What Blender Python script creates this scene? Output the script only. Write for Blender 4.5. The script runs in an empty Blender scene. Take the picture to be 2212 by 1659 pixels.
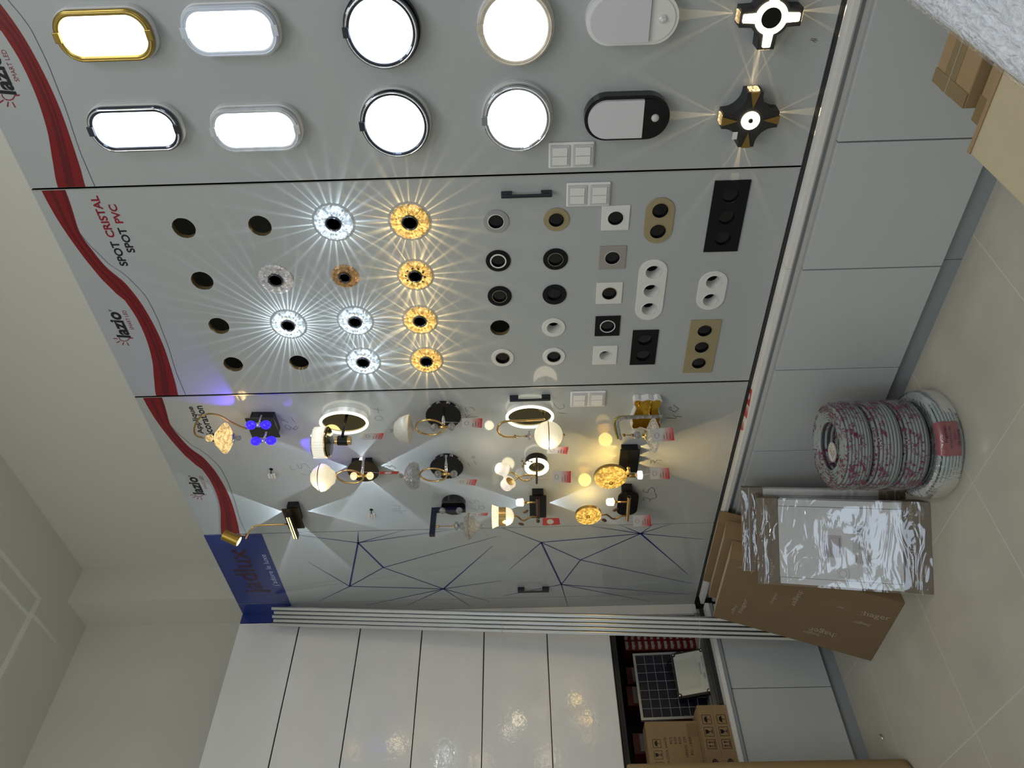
import bpy, bmesh, math, random
from mathutils import Vector, Matrix
random.seed(7)
D=bpy.data; S=bpy.context.scene; COL=S.collection
PI=math.pi
# ------------------------------------------------------------ camera, exposure, world, room lights
F=1639.68; CX,CY=1106.0,829.5; CAMZ=1.47
RR=[Vector((0.6730674019266676,-0.7391194922054011,-0.026127546866763496)),
    Vector((0.007442635890690885,-0.028556643544563887,0.9995644677953894)),
    Vector((-0.7395436969065746,-0.6729687172150809,-0.013719548617857846))]
cd=D.cameras.new('camera'); cam=D.objects.new('camera',cd); COL.objects.link(cam)
cd.sensor_fit='HORIZONTAL'; cd.sensor_width=36; cd.lens=F/2212*36; cd.clip_start=.05; cd.clip_end=60
mx,my,mz=-RR[1],RR[0],RR[2]
cam.matrix_world=Matrix(((mx.x,my.x,mz.x,0),(mx.y,my.y,mz.y,0),(mx.z,my.z,mz.z,CAMZ),(0,0,0,1)))
S.camera=cam
S.view_settings.view_transform='Standard'; S.view_settings.look='None'
S.view_settings.exposure=-0.22; S.view_settings.gamma=1.0
try: S.view_settings.use_curve_mapping=False
except Exception: pass
S.cycles.max_bounces=8; S.cycles.transparent_max_bounces=16
S.cycles.caustics_reflective=False; S.cycles.caustics_refractive=False
S.cycles.sample_clamp_indirect=4.0
W=D.worlds.new('world'); S.world=W; W.use_nodes=True
W.node_tree.nodes['Background'].inputs[0].default_value=(.8,.9,1,1)
W.node_tree.nodes['Background'].inputs[1].default_value=.05
def area(name,loc,size,power,col,rot=(0,0,0),sy=None):
    l=D.lights.new(name,'AREA'); l.energy=power; l.color=col; l.size=size
    if sy: l.shape='RECTANGLE'; l.size_y=sy
    o=D.objects.new(name,l); COL.objects.link(o); o.location=loc; o.rotation_euler=rot; return o
CEIL=4.114; XL_=-3.2
area('ceiling_lamp',(-.3,.35,CEIL-.06),1.2,19,(1,.955,.86),sy=.6)
pl=D.lights.new('upper_fill_light','POINT'); pl.energy=27; pl.color=(1,.96,.87); pl.shadow_soft_size=.16  # unseen fill light, added to lift the ceiling and upper walls
po=D.objects.new('upper_fill_light',pl); COL.objects.link(po); po.location=(-.8,.6,3.35)
area('ceiling_lamp',(-1.0,-.9,CEIL-.06),1.2,18,(1,.97,.9),sy=.6)
area('ceiling_lamp',(.55,-.75,CEIL-.06),.8,22,(.76,.86,1),sy=.6)
area('shop_window',(XL_+.05,-.6,2.6),1.0,16,(.70,.84,1),rot=(0,-PI/2,0),sy=1.2)

# ------------------------------------------------------------ helpers
def ray(px,py):
    r=Vector((-(py-CY),-(px-CX),-F)); return RR[0]*r.x+RR[1]*r.y+RR[2]*r.z
CAM=Vector((0,0,CAMZ))
class Fr:
    def __init__(s,O,A,B):
        s.O=Vector(O); s.A=Vector(A).normalized(); b=Vector(B); s.B=(b-s.A*b.dot(s.A)).normalized(); s.C=s.A.cross(s.B)
    def M(s):
        return Matrix(((s.A.x,s.B.x,s.C.x,s.O.x),(s.A.y,s.B.y,s.C.y,s.O.y),(s.A.z,s.B.z,s.C.z,s.O.z),(0,0,0,1)))
    def p(s,px,py,c=0):
        v=ray(px,py); t=(c-(CAM-s.O).dot(s.C))/v.dot(s.C); q=CAM+v*t-s.O
        return (q.dot(s.A),q.dot(s.B),c)
XP=2.15
def WF(Y=0,Z=0,X=XP): return Fr((X,Y,Z),(0,-1,0),(0,0,1))       # on the display wall, facing the room
def BF(X=0,Z=0,Y=3.54): return Fr((X,Y,Z),(1,0,0),(0,0,1))      # on the back wall
def tag(o,label=None,cat=None,group=None,kind=None):
    if label: o['label']=label
    if cat: o['category']=cat
    if group: o['group']=group
    if kind: o['kind']=kind
    return o
def thing(name,label,cat,fr,group=None,kind=None):
    o=D.objects.new(name,None); COL.objects.link(o); o.empty_display_size=.05
    o.matrix_world=fr.M() if isinstance(fr,Fr) else Matrix.Translation(fr)
    return tag(o,label,cat,group,kind)
class MB:
    def __init__(s): s.b=bmesh.new()
    def _add(s,vs,fs):
        v=[s.b.verts.new(x) for x in vs]
        for f in fs:
            try: s.b.faces.new([v[i] for i in f])
            except ValueError: pass
        return s
    def box(s,c0,c1,bev=0):
        x0,y0,z0=[min(a,b) for a,b in zip(c0,c1)]; x1,y1,z1=[max(a,b) for a,b in zip(c0,c1)]
        if bev<=0:
            return s._add([(x0,y0,z0),(x1,y0,z0),(x1,y1,z0),(x0,y1,z0),(x0,y0,z1),(x1,y0,z1),(x1,y1,z1),(x0,y1,z1)],
              [(0,3,2,1),(4,5,6,7),(0,1,5,4),(1,2,6,5),(2,3,7,6),(3,0,4,7)])
        t=bmesh.new(); bmesh.ops.create_cube(t,size=1)
        for v in t.verts: v.co=Vector(((x0+x1)/2+v.co.x*(x1-x0),(y0+y1)/2+v.co.y*(y1-y0),(z0+z1)/2+v.co.z*(z1-z0)))
        bmesh.ops.bevel(t,geom=t.edges[:],offset=bev,segments=2,profile=.5,affect='EDGES')
        return s.merge(t)
    def merge(s,t,M=None):
        m=D.meshes.new('t'); t.to_mesh(m); t.free()
        if M: m.transform(M)
        s.b.from_mesh(m); D.meshes.remove(m); return s
    def prism(s,out,c0,c1,holes=()):
        t=bmesh.new(); es=[]
        for lp in [out]+list(holes):
            vs=[t.verts.new((x,y,c0)) for x,y in lp]
            for i in range(len(vs)): es.append(t.edges.new((vs[i],vs[(i+1)%len(vs)])))
        bmesh.ops.triangle_fill(t,use_beauty=True,use_dissolve=False,edges=es,normal=(0,0,1))
        if c1!=c0:
            r=bmesh.ops.extrude_face_region(t,geom=t.faces[:])
            for e in r['geom']:
                if isinstance(e,bmesh.types.BMVert): e.co.z=c1
        bmesh.ops.recalc_face_normals(t,faces=t.faces[:])
        return s.merge(t)
    def lathe(s,prof,c=(0,0,0),axis='b',seg=32,sx=1,sy=1,wob=None):
        n=len(prof); vs=[]
        for (r,h) in prof:
            for k in range(seg):
                th=2*PI*k/seg; rr=r*(wob(th) if wob else 1)
                u,v=rr*math.cos(th)*sx,rr*math.sin(th)*sy
                vs.append({'b':(c[0]+u,c[1]+h,c[2]-v),'c':(c[0]+u,c[1]+v,c[2]+h),'a':(c[0]+h,c[1]+u,c[2]+v)}[axis])
        fs=[(i*seg+k,i*seg+(k+1)%seg,(i+1)*seg+(k+1)%seg,(i+1)*seg+k) for i in range(n-1) for k in range(seg)]
        if prof[0][0]>1e-5: fs.append(tuple(range(seg))[::-1])
        if prof[-1][0]>1e-5: fs.append(tuple((n-1)*seg+k for k in range(seg)))
        return s._add(vs,fs)
    def loft(s,rings,close=False):
        seg=len(rings[0]); vs=[p for r in rings for p in r]; n=len(rings)
        fs=[(i*seg+k,i*seg+(k+1)%seg,(i+1)%n*seg+(k+1)%seg,(i+1)%n*seg+k) for i in range(n if close else n-1) for k in range(seg)]
        if not close: fs+= [tuple(range(seg))[::-1],tuple((n-1)*seg+k for k in range(seg))]
        return s._add(vs,fs)
    def tube(s,pts,r,seg=10,close=False,smooth=0):
        P=[Vector(p) for p in pts]
        if smooth:
            Q=[]; n=len(P); rng=n if close else n-1
            for i in range(rng):
                g=lambda j:P[j%n] if close else P[max(0,min(n-1,j))]
                p0,p1,p2,p3=g(i-1),g(i),g(i+1),g(i+2)
                for k in range(smooth):
                    t=k/smooth; Q.append(.5*((2*p1)+(p2-p0)*t+(2*p0-5*p1+4*p2-p3)*t*t+(3*p1-p0-3*p2+p3)*t**3))
            if not close: Q.append(P[-1])
            P=Q
        n=len(P); rings=[]; N=None
        for i in range(n):
            if close: T=P[(i+1)%n]-P[i-1]
            else: T=P[min(i+1,n-1)]-P[max(i-1,0)]
            T.normalize()
            if N is None:
                N=T.orthogonal().normalized()
            else:
                N=(N-T*N.dot(T)).normalized()
            Bn=T.cross(N); rr=r[i] if isinstance(r,(list,tuple)) and len(r)==n else (r if not isinstance(r,(list,tuple)) else r[0])
            rings.append([tuple(P[i]+N*rr*math.cos(2*PI*k/seg)+Bn*rr*math.sin(2*PI*k/seg)) for k in range(seg)])
        return s.loft(rings,close)
    def ell(s,c,rx,ry,r,n=48,seg=10,yaw=0):
        pts=[]
        for k in range(n):
            t=2*PI*k/n; u=rx*math.cos(t); v=ry*math.sin(t)
            pts.append((c[0]+u*math.cos(yaw),c[1]+v,c[2]+u*math.sin(yaw)))
        return s.tube(pts,r,seg,True)
    def ball(s,c,r,sub=3,sc=(1,1,1)):
        t=bmesh.new(); bmesh.ops.create_icosphere(t,subdivisions=sub,radius=r)
        return s.merge(t,Matrix.Translation(c)@Matrix.Diagonal((sc[0],sc[1],sc[2],1)))
    def disc(s,c,r,seg=32):
        return s._add([(c[0]+r*math.cos(2*PI*k/seg),c[1]+r*math.sin(2*PI*k/seg),c[2]) for k in range(seg)],[tuple(range(seg))])
    def strip(s,P,Q,c):
        n=len(P)
        return s._add([(x,y,c) for x,y in P]+[(x,y,c) for x,y in Q],[(i,n+i,n+i+1,i+1) for i in range(n-1)])
    def line(s,p,q,w0,w1,c):
        p=Vector(p[:2]);q=Vector(q[:2]);d=(q-p).normalized();n=Vector((-d.y,d.x))
        a=[p+n*w0/2,p-n*w0/2,q-n*w1/2,q+n*w1/2]
        return s._add([(v.x,v.y,c) for v in a],[(0,1,2,3)])
    def build(s,name,mat,parent=None,smooth=False,bev=0):
        m=D.meshes.new(name); s.b.to_mesh(m); s.b.free(); m.materials.append(mat)
        if smooth:
            for p in m.polygons: p.use_smooth=True
        o=D.objects.new(name,m); COL.objects.link(o)
        if parent: o.parent=parent
        if bev:
            md=o.modifiers.new('b','BEVEL'); md.width=bev; md.segments=2; md.limit_method='ANGLE'
        return o
def smooth_auto(o,ang=40):
    m=o.data
    for p in m.polygons: p.use_smooth=True
    try: m.set_sharp_from_angle(angle=math.radians(ang))
    except Exception: pass
    return o
def circ(x,y,r,n=40,sx=1,sy=1): return [(x+r*sx*math.cos(2*PI*k/n),y+r*sy*math.sin(2*PI*k/n)) for k in range(n)]
def stad(x,y,w,h,n=12,rad=None):       # rounded rectangle / stadium
    r=min(w,h)/2 if rad is None else rad; o=[]
    for cx,cy,a0 in ((x+w/2-r,y+h/2-r,0),(x-w/2+r,y+h/2-r,PI/2),(x-w/2+r,y-h/2+r,PI),(x+w/2-r,y-h/2+r,1.5*PI)):
        for k in range(n+1):
            a=a0+PI/2*k/n; o.append((cx+r*math.cos(a),cy+r*math.sin(a)))
    q=[]
    for p in o:
        if not q or (abs(p[0]-q[-1][0])+abs(p[1]-q[-1][1]))>1e-5: q.append(p)
    if abs(q[0][0]-q[-1][0])+abs(q[0][1]-q[-1][1])<1e-5: q.pop()
    return q
def clipy(P,y0,up=True):
    o=[]; n=len(P)
    for i in range(n):
        p,q=P[i],P[(i+1)%n]; ip=(p[1]>=y0)==up; iq=(q[1]>=y0)==up
        if ip: o.append(p)
        if ip!=iq:
            t=(y0-p[1])/(q[1]-p[1]); o.append((p[0]+(q[0]-p[0])*t,y0))
    return o
def rect(x0,y0,x1,y1): return [(x0,y0),(x1,y0),(x1,y1),(x0,y1)]
def text(body,parent,a0,b0,w,h,mat,c=.0006,name='lettering',bold=0,ang=0,shear=0):
    cu=D.curves.new('t','FONT'); cu.body=body; cu.size=1; cu.offset=bold; cu.shear=shear; cu.resolution_u=3
    o=D.objects.new('t',cu); COL.objects.link(o); dg=bpy.context.evaluated_depsgraph_get()
    m=D.meshes.new_from_object(o.evaluated_get(dg)); D.objects.remove(o); D.curves.remove(cu)
    xs=[v.co.x for v in m.vertices]; ys=[v.co.y for v in m.vertices]
    if not xs: return None
    x0,x1,y0,y1=min(xs),max(xs),min(ys),max(ys); sx=w/(x1-x0); sy=h/(y1-y0) if h else sx
    ca,sa=math.cos(ang),math.sin(ang)
    for v in m.vertices:
        x=(v.co.x-x0)*sx; y=(v.co.y-y0)*sy; v.co=(a0+x*ca-y*sa,b0+x*sa+y*ca,c)
    m.name=name; m.materials.clear(); m.materials.append(mat)
    t=D.objects.new(name,m); COL.objects.link(t); t.parent=parent; return t
def text_px(body,parent,fr,bl,br,tl,mat,**k):      # text fitted to its base line and cap height in the photograph
    p=fr.p(*bl);q=fr.p(*br);t=fr.p(*tl)
    d=Vector(q[:2])-Vector(p[:2]); ang=math.atan2(d.y,d.x); n=Vector((-math.sin(ang),math.cos(ang)))
    hh=(Vector(t[:2])-Vector(p[:2])).dot(n)
    if abs(ang)<.08: ang=0
    return text(body,parent,p[0],p[1],d.length,hh,mat,ang=ang,**k)

# ------------------------------------------------------------ materials
MC={}
def lin(c): return tuple(((x/12.92) if x<=.04045 else ((x+.055)/1.055)**2.4) for x in c)
def mat(name,col=(.8,.8,.8),rough=.5,metal=0,spec=.5,em=None,es=0,coat=0,bump=None,noise=None,alpha=1,trans=0):
    if name in MC: return MC[name]
    m=D.materials.new(name); m.use_nodes=True; nt=m.node_tree; b=nt.nodes['Principled BSDF']; I=b.inputs
    I['Base Color'].default_value=(*col,1); I['Roughness'].default_value=rough; I['Metallic'].default_value=metal
    I['Specular IOR Level'].default_value=spec; I['Coat Weight'].default_value=coat; I['Alpha'].default_value=alpha
    I['Transmission Weight'].default_value=trans
    if em: I['Emission Color'].default_value=(*em,1); I['Emission Strength'].default_value=es
    if noise:
        sc,amt=noise; tc=nt.nodes.new('ShaderNodeTexCoord'); n=nt.nodes.new('ShaderNodeTexNoise'); n.inputs['Scale'].default_value=sc; n.inputs['Detail'].default_value=5
        mx=nt.nodes.new('ShaderNodeMixRGB'); mx.blend_type='MULTIPLY'; mx.inputs[0].default_value=1
        mr=nt.nodes.new('ShaderNodeMapRange'); mr.inputs[3].default_value=1-amt; mr.inputs[4].default_value=1+amt*.6
        nt.links.new(tc.outputs['Object'],n.inputs['Vector']); nt.links.new(n.outputs[0],mr.inputs[0]); nt.links.new(mr.outputs[0],mx.inputs[2])
        mx.inputs[1].default_value=(*col,1); nt.links.new(mx.outputs[0],I['Base Color'])
    if bump:
        sc,st=bump; tc=nt.nodes.new('ShaderNodeTexCoord'); n=nt.nodes.new('ShaderNodeTexNoise'); n.inputs['Scale'].default_value=sc; n.inputs['Detail'].default_value=3
        bp=nt.nodes.new('ShaderNodeBump'); bp.inputs['Strength'].default_value=st; bp.inputs['Distance'].default_value=.002
        nt.links.new(tc.outputs['Object'],n.inputs['Vector']); nt.links.new(n.outputs[0],bp.inputs['Height']); nt.links.new(bp.outputs[0],I['Normal'])
    MC[name]=m; return m
def crystal(name,tint=(1,1,1),em=0,scale=60,opac=.35,dark=.25,kind='vor'):
    """cut glass: half see-through, glossy facets; lit ones give off light facet by facet, some unlit ones a faint glow"""
    if name in MC: return MC[name]
    m=D.materials.new(name); m.use_nodes=True; nt=m.node_tree; N=nt.nodes; L=nt.links; N.clear()
    out=N.new('ShaderNodeOutputMaterial'); tc=N.new('ShaderNodeTexCoord')
    v=N.new('ShaderNodeTexVoronoi'); v.inputs['Scale'].default_value=scale; L.new(tc.outputs['Object'],v.inputs['Vector'])
    g=N.new('ShaderNodeBsdfPrincipled'); g.inputs['Base Color'].default_value=(*tint,1); g.inputs['Roughness'].default_value=.08; g.inputs['Specular IOR Level'].default_value=1
    bp=N.new('ShaderNodeBump'); bp.inputs['Strength'].default_value=.9; bp.inputs['Distance'].default_value=.003
    L.new(v.outputs['Distance'],bp.inputs['Height']); L.new(bp.outputs[0],g.inputs['Normal'])
    tr=N.new('ShaderNodeBsdfTransparent'); tr.inputs[0].default_value=(*[.5+.5*t for t in tint],1)
    mr=N.new('ShaderNodeMapRange'); L.new(v.outputs['Color'],mr.inputs[0]); mr.inputs[3].default_value=opac*.4; mr.inputs[4].default_value=min(1,opac*1.6)
    mx=N.new('ShaderNodeMixShader'); L.new(mr.outputs[0],mx.inputs[0]); L.new(tr.outputs[0],mx.inputs[1]); L.new(g.outputs[0],mx.inputs[2])
    last=mx
    if em>0:
        g.inputs['Base Color'].default_value=(*[.22*t for t in tint],1)
        e=N.new('ShaderNodeEmission'); e.inputs[0].default_value=(*tint,1)
        sx=N.new('ShaderNodeSeparateColor'); L.new(v.outputs['Color'],sx.inputs[0])
        pw=N.new('ShaderNodeMath'); pw.operation='POWER'; pw.inputs[1].default_value=1.6; L.new(sx.outputs[0],pw.inputs[0])
        ml=N.new('ShaderNodeMath'); ml.operation='MULTIPLY_ADD'; ml.inputs[1].default_value=em; ml.inputs[2].default_value=em*dark; L.new(pw.outputs[0],ml.inputs[0]); L.new(ml.outputs[0],e.inputs[1])
        ad=N.new('ShaderNodeAddShader'); L.new(mx.outputs[0],ad.inputs[0]); L.new(e.outputs[0],ad.inputs[1]); last=ad
    L.new(last.outputs[0],out.inputs[0]); MC[name]=m; return m
def panelmat(name,col,rough,bs=0,bscale=30):
    m=mat(name,col,rough,spec=.5,bump=(bscale,bs) if bs else None); return m
M_panel=panelmat('white_gloss_panel',(.43,.46,.475),.07,.04,4)
M_cab=panelmat('white_gloss_cabinet',(.84,.845,.86),.07,.30,45)
M_door=panelmat('white_satin_door',(.54,.575,.60),.2,.05,30)
M_wall=mat('painted_wall',(.80,.795,.745),.9,bump=(60,.05))
M_ceil=mat('painted_ceiling',(.82,.815,.77),.9)
M_wht=mat('white_plastic',(.8,.8,.8),.3)
M_alu=mat('aluminium',(.62,.64,.66),.28,metal=1)
M_dgrey=mat('dark_gap',(.02,.022,.025),.5)
M_chan=mat('grey_channel',(.30,.34,.38),.4)
M_blk=mat('black_metal',(.005,.005,.007),.4,spec=.3)
M_bgl=mat('black_gloss',(.004,.004,.007),.06)
M_hole=mat('dark_cavity',(.006,.006,.009),.95,spec=.1)
M_mdf=mat('raw_board_edge',(.20,.14,.06),.9,noise=(200,.4))
M_gold=mat('brass',(.75,.50,.20),.2,metal=1)
M_dgold=mat('dark_brass',(.38,.25,.10),.3,metal=1)
M_goldp=mat('gold_paint',(.42,.34,.17),.45)
M_chr=mat('chrome',(.8,.8,.82),.05,metal=1)
M_red=mat('print_red',(.20,.005,.010),.3)
M_dred=mat('print_dark_red',(.11,.004,.008),.3)
M_ink=mat('print_black',(.008,.009,.012),.3)
M_rtxt=mat('print_red_text',(.25,.008,.02),.3)
M_line=mat('print_grey_line',(.10,.11,.16),.3)
M_blue=mat('print_blue',(.012,.035,.22),.18)
M_navy=mat('print_navy_line',(.01,.018,.16),.3)
M_card=mat('cardboard',(.30,.205,.105),.8,noise=(9,.12),bump=(120,.08))
M_cardd=mat('brown_cardboard',(.215,.150,.082),.75,noise=(7,.1),bump=(140,.06))
M_cardl=mat('pale_cardboard',(.47,.40,.27),.85,noise=(12,.06))
M_cprint=mat('pale_carton_print',(.44,.38,.31),.8)
M_kraft=mat('kraft_paper',(.36,.25,.12),.75,noise=(5,.12),bump=(30,.1))
M_pen=mat('pencil_mark',(.06,.06,.07),.6)
M_purple=mat('film_print_purple',(.16,.006,.07),.35)
M_cable=mat('grey_cable',(.27,.31,.32),.38)
M_cable2=mat('light_grey_cable',(.36,.43,.44),.38)
def lamp(name,col,es): return mat(name,(.9,.9,.9),.4,em=col,es=es)
M_cool=lamp('lit_cool_diffuser',(.82,.92,1),5.5)
M_neut=lamp('lit_neutral_diffuser',(1,.96,.88),5.5)
M_warm=lamp('lit_warm_diffuser',(1,.80,.42),4)

# ------------------------------------------------------------ room shell
def struct(name,mb,m,**k):
    o=mb.build(name,m,**k); o['kind']='structure'; return o
m=D.materials.new('floor_tiles'); m.use_nodes=True; MC['floor']=m; nt=m.node_tree; N=nt.nodes; L=nt.links; b=N['Principled BSDF']
tc=N.new('ShaderNodeTexCoord'); mp=N.new('ShaderNodeMapping'); mp.vector_type='TEXTURE'
mp.inputs['Location'].default_value=(1.070,2.588,0); mp.inputs['Rotation'].default_value=(0,0,-math.radians(2.6)); mp.inputs['Scale'].default_value=(.572,.6,1)
L.new(tc.outputs['Object'],mp.inputs[0]); sp=N.new('ShaderNodeSeparateXYZ'); L.new(mp.outputs[0],sp.inputs[0])
def M1(op,a,b=None):
    n=N.new('ShaderNodeMath'); n.operation=op
    if hasattr(a,'links'): L.new(a,n.inputs[0])
    else: n.inputs[0].default_value=a
    if b is not None:
        if hasattr(b,'links'): L.new(b,n.inputs[1])
        else: n.inputs[1].default_value=b
    return n.outputs[0]
def edge(s): return M1('MINIMUM',M1('FRACT',s),M1('SUBTRACT',1,M1('FRACT',s)))
g=M1('LESS_THAN',M1('MINIMUM',edge(sp.outputs[0]),edge(sp.outputs[1])),.0035)
no=N.new('ShaderNodeTexNoise'); no.inputs['Scale'].default_value=3.5; no.inputs['Detail'].default_value=6; L.new(tc.outputs['Object'],no.inputs['Vector'])
cr=N.new('ShaderNodeValToRGB'); cr.color_ramp.elements[0].position=.3; cr.color_ramp.elements[1].position=.7
cr.color_ramp.elements[0].color=(.46,.445,.39,1); cr.color_ramp.elements[1].color=(.54,.52,.455,1); L.new(no.outputs[0],cr.inputs[0])
mx=N.new('ShaderNodeMixRGB'); L.new(g,mx.inputs[0]); L.new(cr.outputs[0],mx.inputs[1]); mx.inputs[2].default_value=(.62,.60,.55,1)
L.new(mx.outputs[0],b.inputs['Base Color']); b.inputs['Roughness'].default_value=.22
M_floor=m
XW=2.616; YB=4.053; XL=-3.2; YF=-3.2
struct('floor',MB().box((XL,YF,-.1),(XW,YB,0)),M_floor)
struct('wall_right',MB().box((XW,YF,0),(XW+.1,YB+.1,CEIL+.1)),M_wall)
struct('wall_back',MB().box((XL,YB,0),(XW,YB+.1,CEIL+.1)),M_wall)
struct('wall_left',MB().box((XL-.1,YF,0),(XL,YB+.1,CEIL+.1)),M_wall)
struct('wall_front',MB().box((XL-.1,YF-.1,0),(XW+.1,YF,CEIL+.1)),M_wall)
# ceiling: flat border with a shallow raised field
bx,by=1.470+(1.904*1.2-1.470),2.9745*1.2
cb=MB().prism([(XL,YF),(XW,YF),(XW,YB),(XL,YB)],CEIL,CEIL+.05,holes=[[(XL+.6,YF+.6),(bx,YF+.6),(bx,by),(XL+.6,by)]])
struct('ceiling',cb.box((XL+.5,YF+.5,CEIL+.03),(bx+.1,by+.1,CEIL+.1)),M_ceil)
struct('wall_column',MB().box((2.40,3.786,0),(XW,YB,CEIL)),M_wall)
# light reveal moulding where the raised ceiling field starts is part of the ceiling mesh

# ------------------------------------------------------------ base cabinets and worktops
edges=[-1.662,-1.2185,-.775,-.3315,.1123,.5558,.9993,1.4445,1.888,2.3315,2.775,3.2185,3.46]
place=['right-hand','under the round lamps','under the cross lamps','under the spotlight board','under the drilled board','under the lamp board','behind the cable coils','behind the wrapped cabinets','behind the leaning cartons']
lab={4:'white base cabinet at the top edge of the photo, beside the plastic-wrapped pack',5:'white base cabinet behind the foreground cartons, with a warm light patch on its top edge',6:'white base cabinet nearest the long black triple spot plate',
     7:'white base cabinet nearest the white pill-shaped twin spot plate',8:'white base cabinet between the cable coils and the wrapped enclosures',
     9:'white base cabinet directly behind the cable coil stack',10:'white base cabinet hidden behind the two wrapped enclosures',11:'narrow white base cabinet in the corner behind the leaning cartons'}
for i in range(3,12):
    y0,y1=edges[i],edges[i+1]
    if y1<-.4: continue
    fr=WF(y1,0,2.11); w=y1-y0
    t=thing('base_cabinet',lab.get(i,'white base cabinet cut off by the top edge of the photo'),'cabinet',fr)
    MB().box((0,.062,-.46),(w,.545,-.024)).build('carcass',M_wht,t)
    d=MB().box((.0022,.0735,-.02),(w-.0022,.53,0),.0015).build('door',M_door,t)
    MB().box((0,.5455,-.034),(w,.5575,-.0245)).build('handle_channel',M_chan,t)
struct('trim_1',MB().box((2.13,-1,0),(2.142,1.43,.062)).box((2.13,1.4325,0),(2.142,3.47,.062)),M_chan)
wt=MB().box((2.128,-1,.558),(2.60,3.46,.5746)).box((2.10,-1,.5746),(2.60,1.43,.5909)).box((2.10,1.4315,.5746),(2.60,3.46,.5909))
o=wt.build('worktop',M_wht); tag(o,'long white worktop ledge running under the lamp display boards','worktop')
o2=MB().box((2.1445,-1,.5911),(2.1475,3.46,.6015)).build('gap_dark_strip',M_dgrey,o)  # dark strip standing in for the shaded gap below the boards
# back run
bx_e=[.35,1.004,1.654,2.10]
bl=['white base cabinet of the back run hidden behind the kraft paper roll','white base cabinet of the back run beside the kraft paper roll','white base cabinet of the back run next to the leaning brown cartons']
for i in range(3):
    x0,x1=bx_e[i],bx_e[i+1]; fr=BF(x0,0,3.46); w=x1-x0
    t=thing('base_cabinet',bl[i],'cabinet',fr)
    MB().box((0,.068,-.45),(w,.54,-.022)).build('carcass',M_wht,t)
    MB().box((.002,.07,-.018),(w-.002,.532,0),.0015).build('door',M_door,t)
struct('trim_2',MB().box((.3,3.48,0),(2.128,3.492,.066)),M_chan)
o=MB().box((.3,3.47,.5405),(2.095,4.04,.553)).box((.3,3.45,.553),(2.0985,4.04,.5725)).build('worktop',M_wht)
tag(o,'white worktop ledge of the back run below the open niche','worktop')
MB().box((.3,3.452,.536),(2.098,3.4685,.5528)).build('handle_channel',M_chan,o)
MB().box((1.60,3.50,.5727),(2.098,3.512,.594)).build('gap_dark_strip',M_dgrey,o)  # dark strip standing in for the black gap under the niche edge

# ------------------------------------------------------------ display boards on the right wall
ZT=2.972; ZB=.604
def board(y1,y0,label,holes=(),edge=True):
    fr=WF(y1,0); t=thing('display_board',label,'display board',fr); w=y1-y0
    mb=MB().prism(rect(.0015,ZB,w-.0015,ZT),-.018,0,holes)
    mb.build('board',M_panel,t)
    return fr,t,w
def trimline(t,w):
    MB().box((w-.0045,ZB,-.017),(w-.0015,ZT,.0012)).build('metal_edge',M_alu,t)
# ribbon traced on the second board
_f2=WF(1.971,0)
s=.4219
def c0(pts): return [_f2.p(x*s,400+y*s)[:2] for x,y in pts]
RT=c0([(210,22),(262,120),(330,230),(430,370),(520,480),(600,560),(640,590),(700,680),(750,790),(780,900),(790,1000),(800,1078)])
RB=c0([(333,22),(365,110),(410,245),(470,330),(545,420),(640,500),(720,600),(790,720),(840,830),(880,950),(900,1020),(913,1076)])
LT=c0([(410,247),(440,285),(470,317),(515,360),(560,405),(615,440),(660,475),(740,562),(775,620),(810,692),(840,770),(860,822),(900,950),(928,1020),(952,1076)])
def lerp(P,Q,t): return [(p[0]*(1-t)+q[0]*t,p[1]*(1-t)+q[1]*t) for p,q in zip(P,Q)]
def resamp(P,n=60):
    P=sorted(P); xs=[p[0] for p in P]; o=[]
    for i in range(n+1):
        x=xs[0]+(xs[-1]-xs[0])*i/n; j=0
        while j<len(P)-2 and x>P[j+1][0]: j+=1
        g=lambda k:P[max(0,min(len(P)-1,k))]
        t=(x-P[j][0])/(P[j+1][0]-P[j][0]+1e-9); p0,p1,p2,p3=g(j-1)[1],g(j)[1],g(j+1)[1],g(j+2)[1]
        o.append((x,.5*((2*p1)+(p2-p0)*t+(2*p0-5*p1+4*p2-p3)*t*t+(3*p1-p0-3*p2+p3)*t**3)))
    return o
RTs,RBs,LTs=resamp(RT),resamp(RB),resamp(LT)
def ribbon(t,w,zoff=0):
    k=w/.88
    sc=lambda P:[(max(.002,min(w-.005,x*k)),min(y,ZT)) for x,y in P]
    T,Bt=sc(RTs),sc(RBs)
    MB().strip(T,Bt,.0005).build('printed_ribbon',M_red,t)
    MB().strip(lerp(T,Bt,.34),lerp(T,Bt,.5),.0007).build('ribbon_fold',M_dred,t)
    n=len(T); MB().strip([lerp(T,Bt,.5+.34*(i/n))[i] for i in range(n)],[lerp(T,Bt,.62+.34*(i/n))[i] for i in range(n)],.0007).build('ribbon_fold',M_dred,t)
    Lq=sc(LTs); MB().strip([(x,y+.0012) for x,y in Lq],[(x,y-.0012) for x,y in Lq],.0005).build('printed_line',M_line,t)
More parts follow.
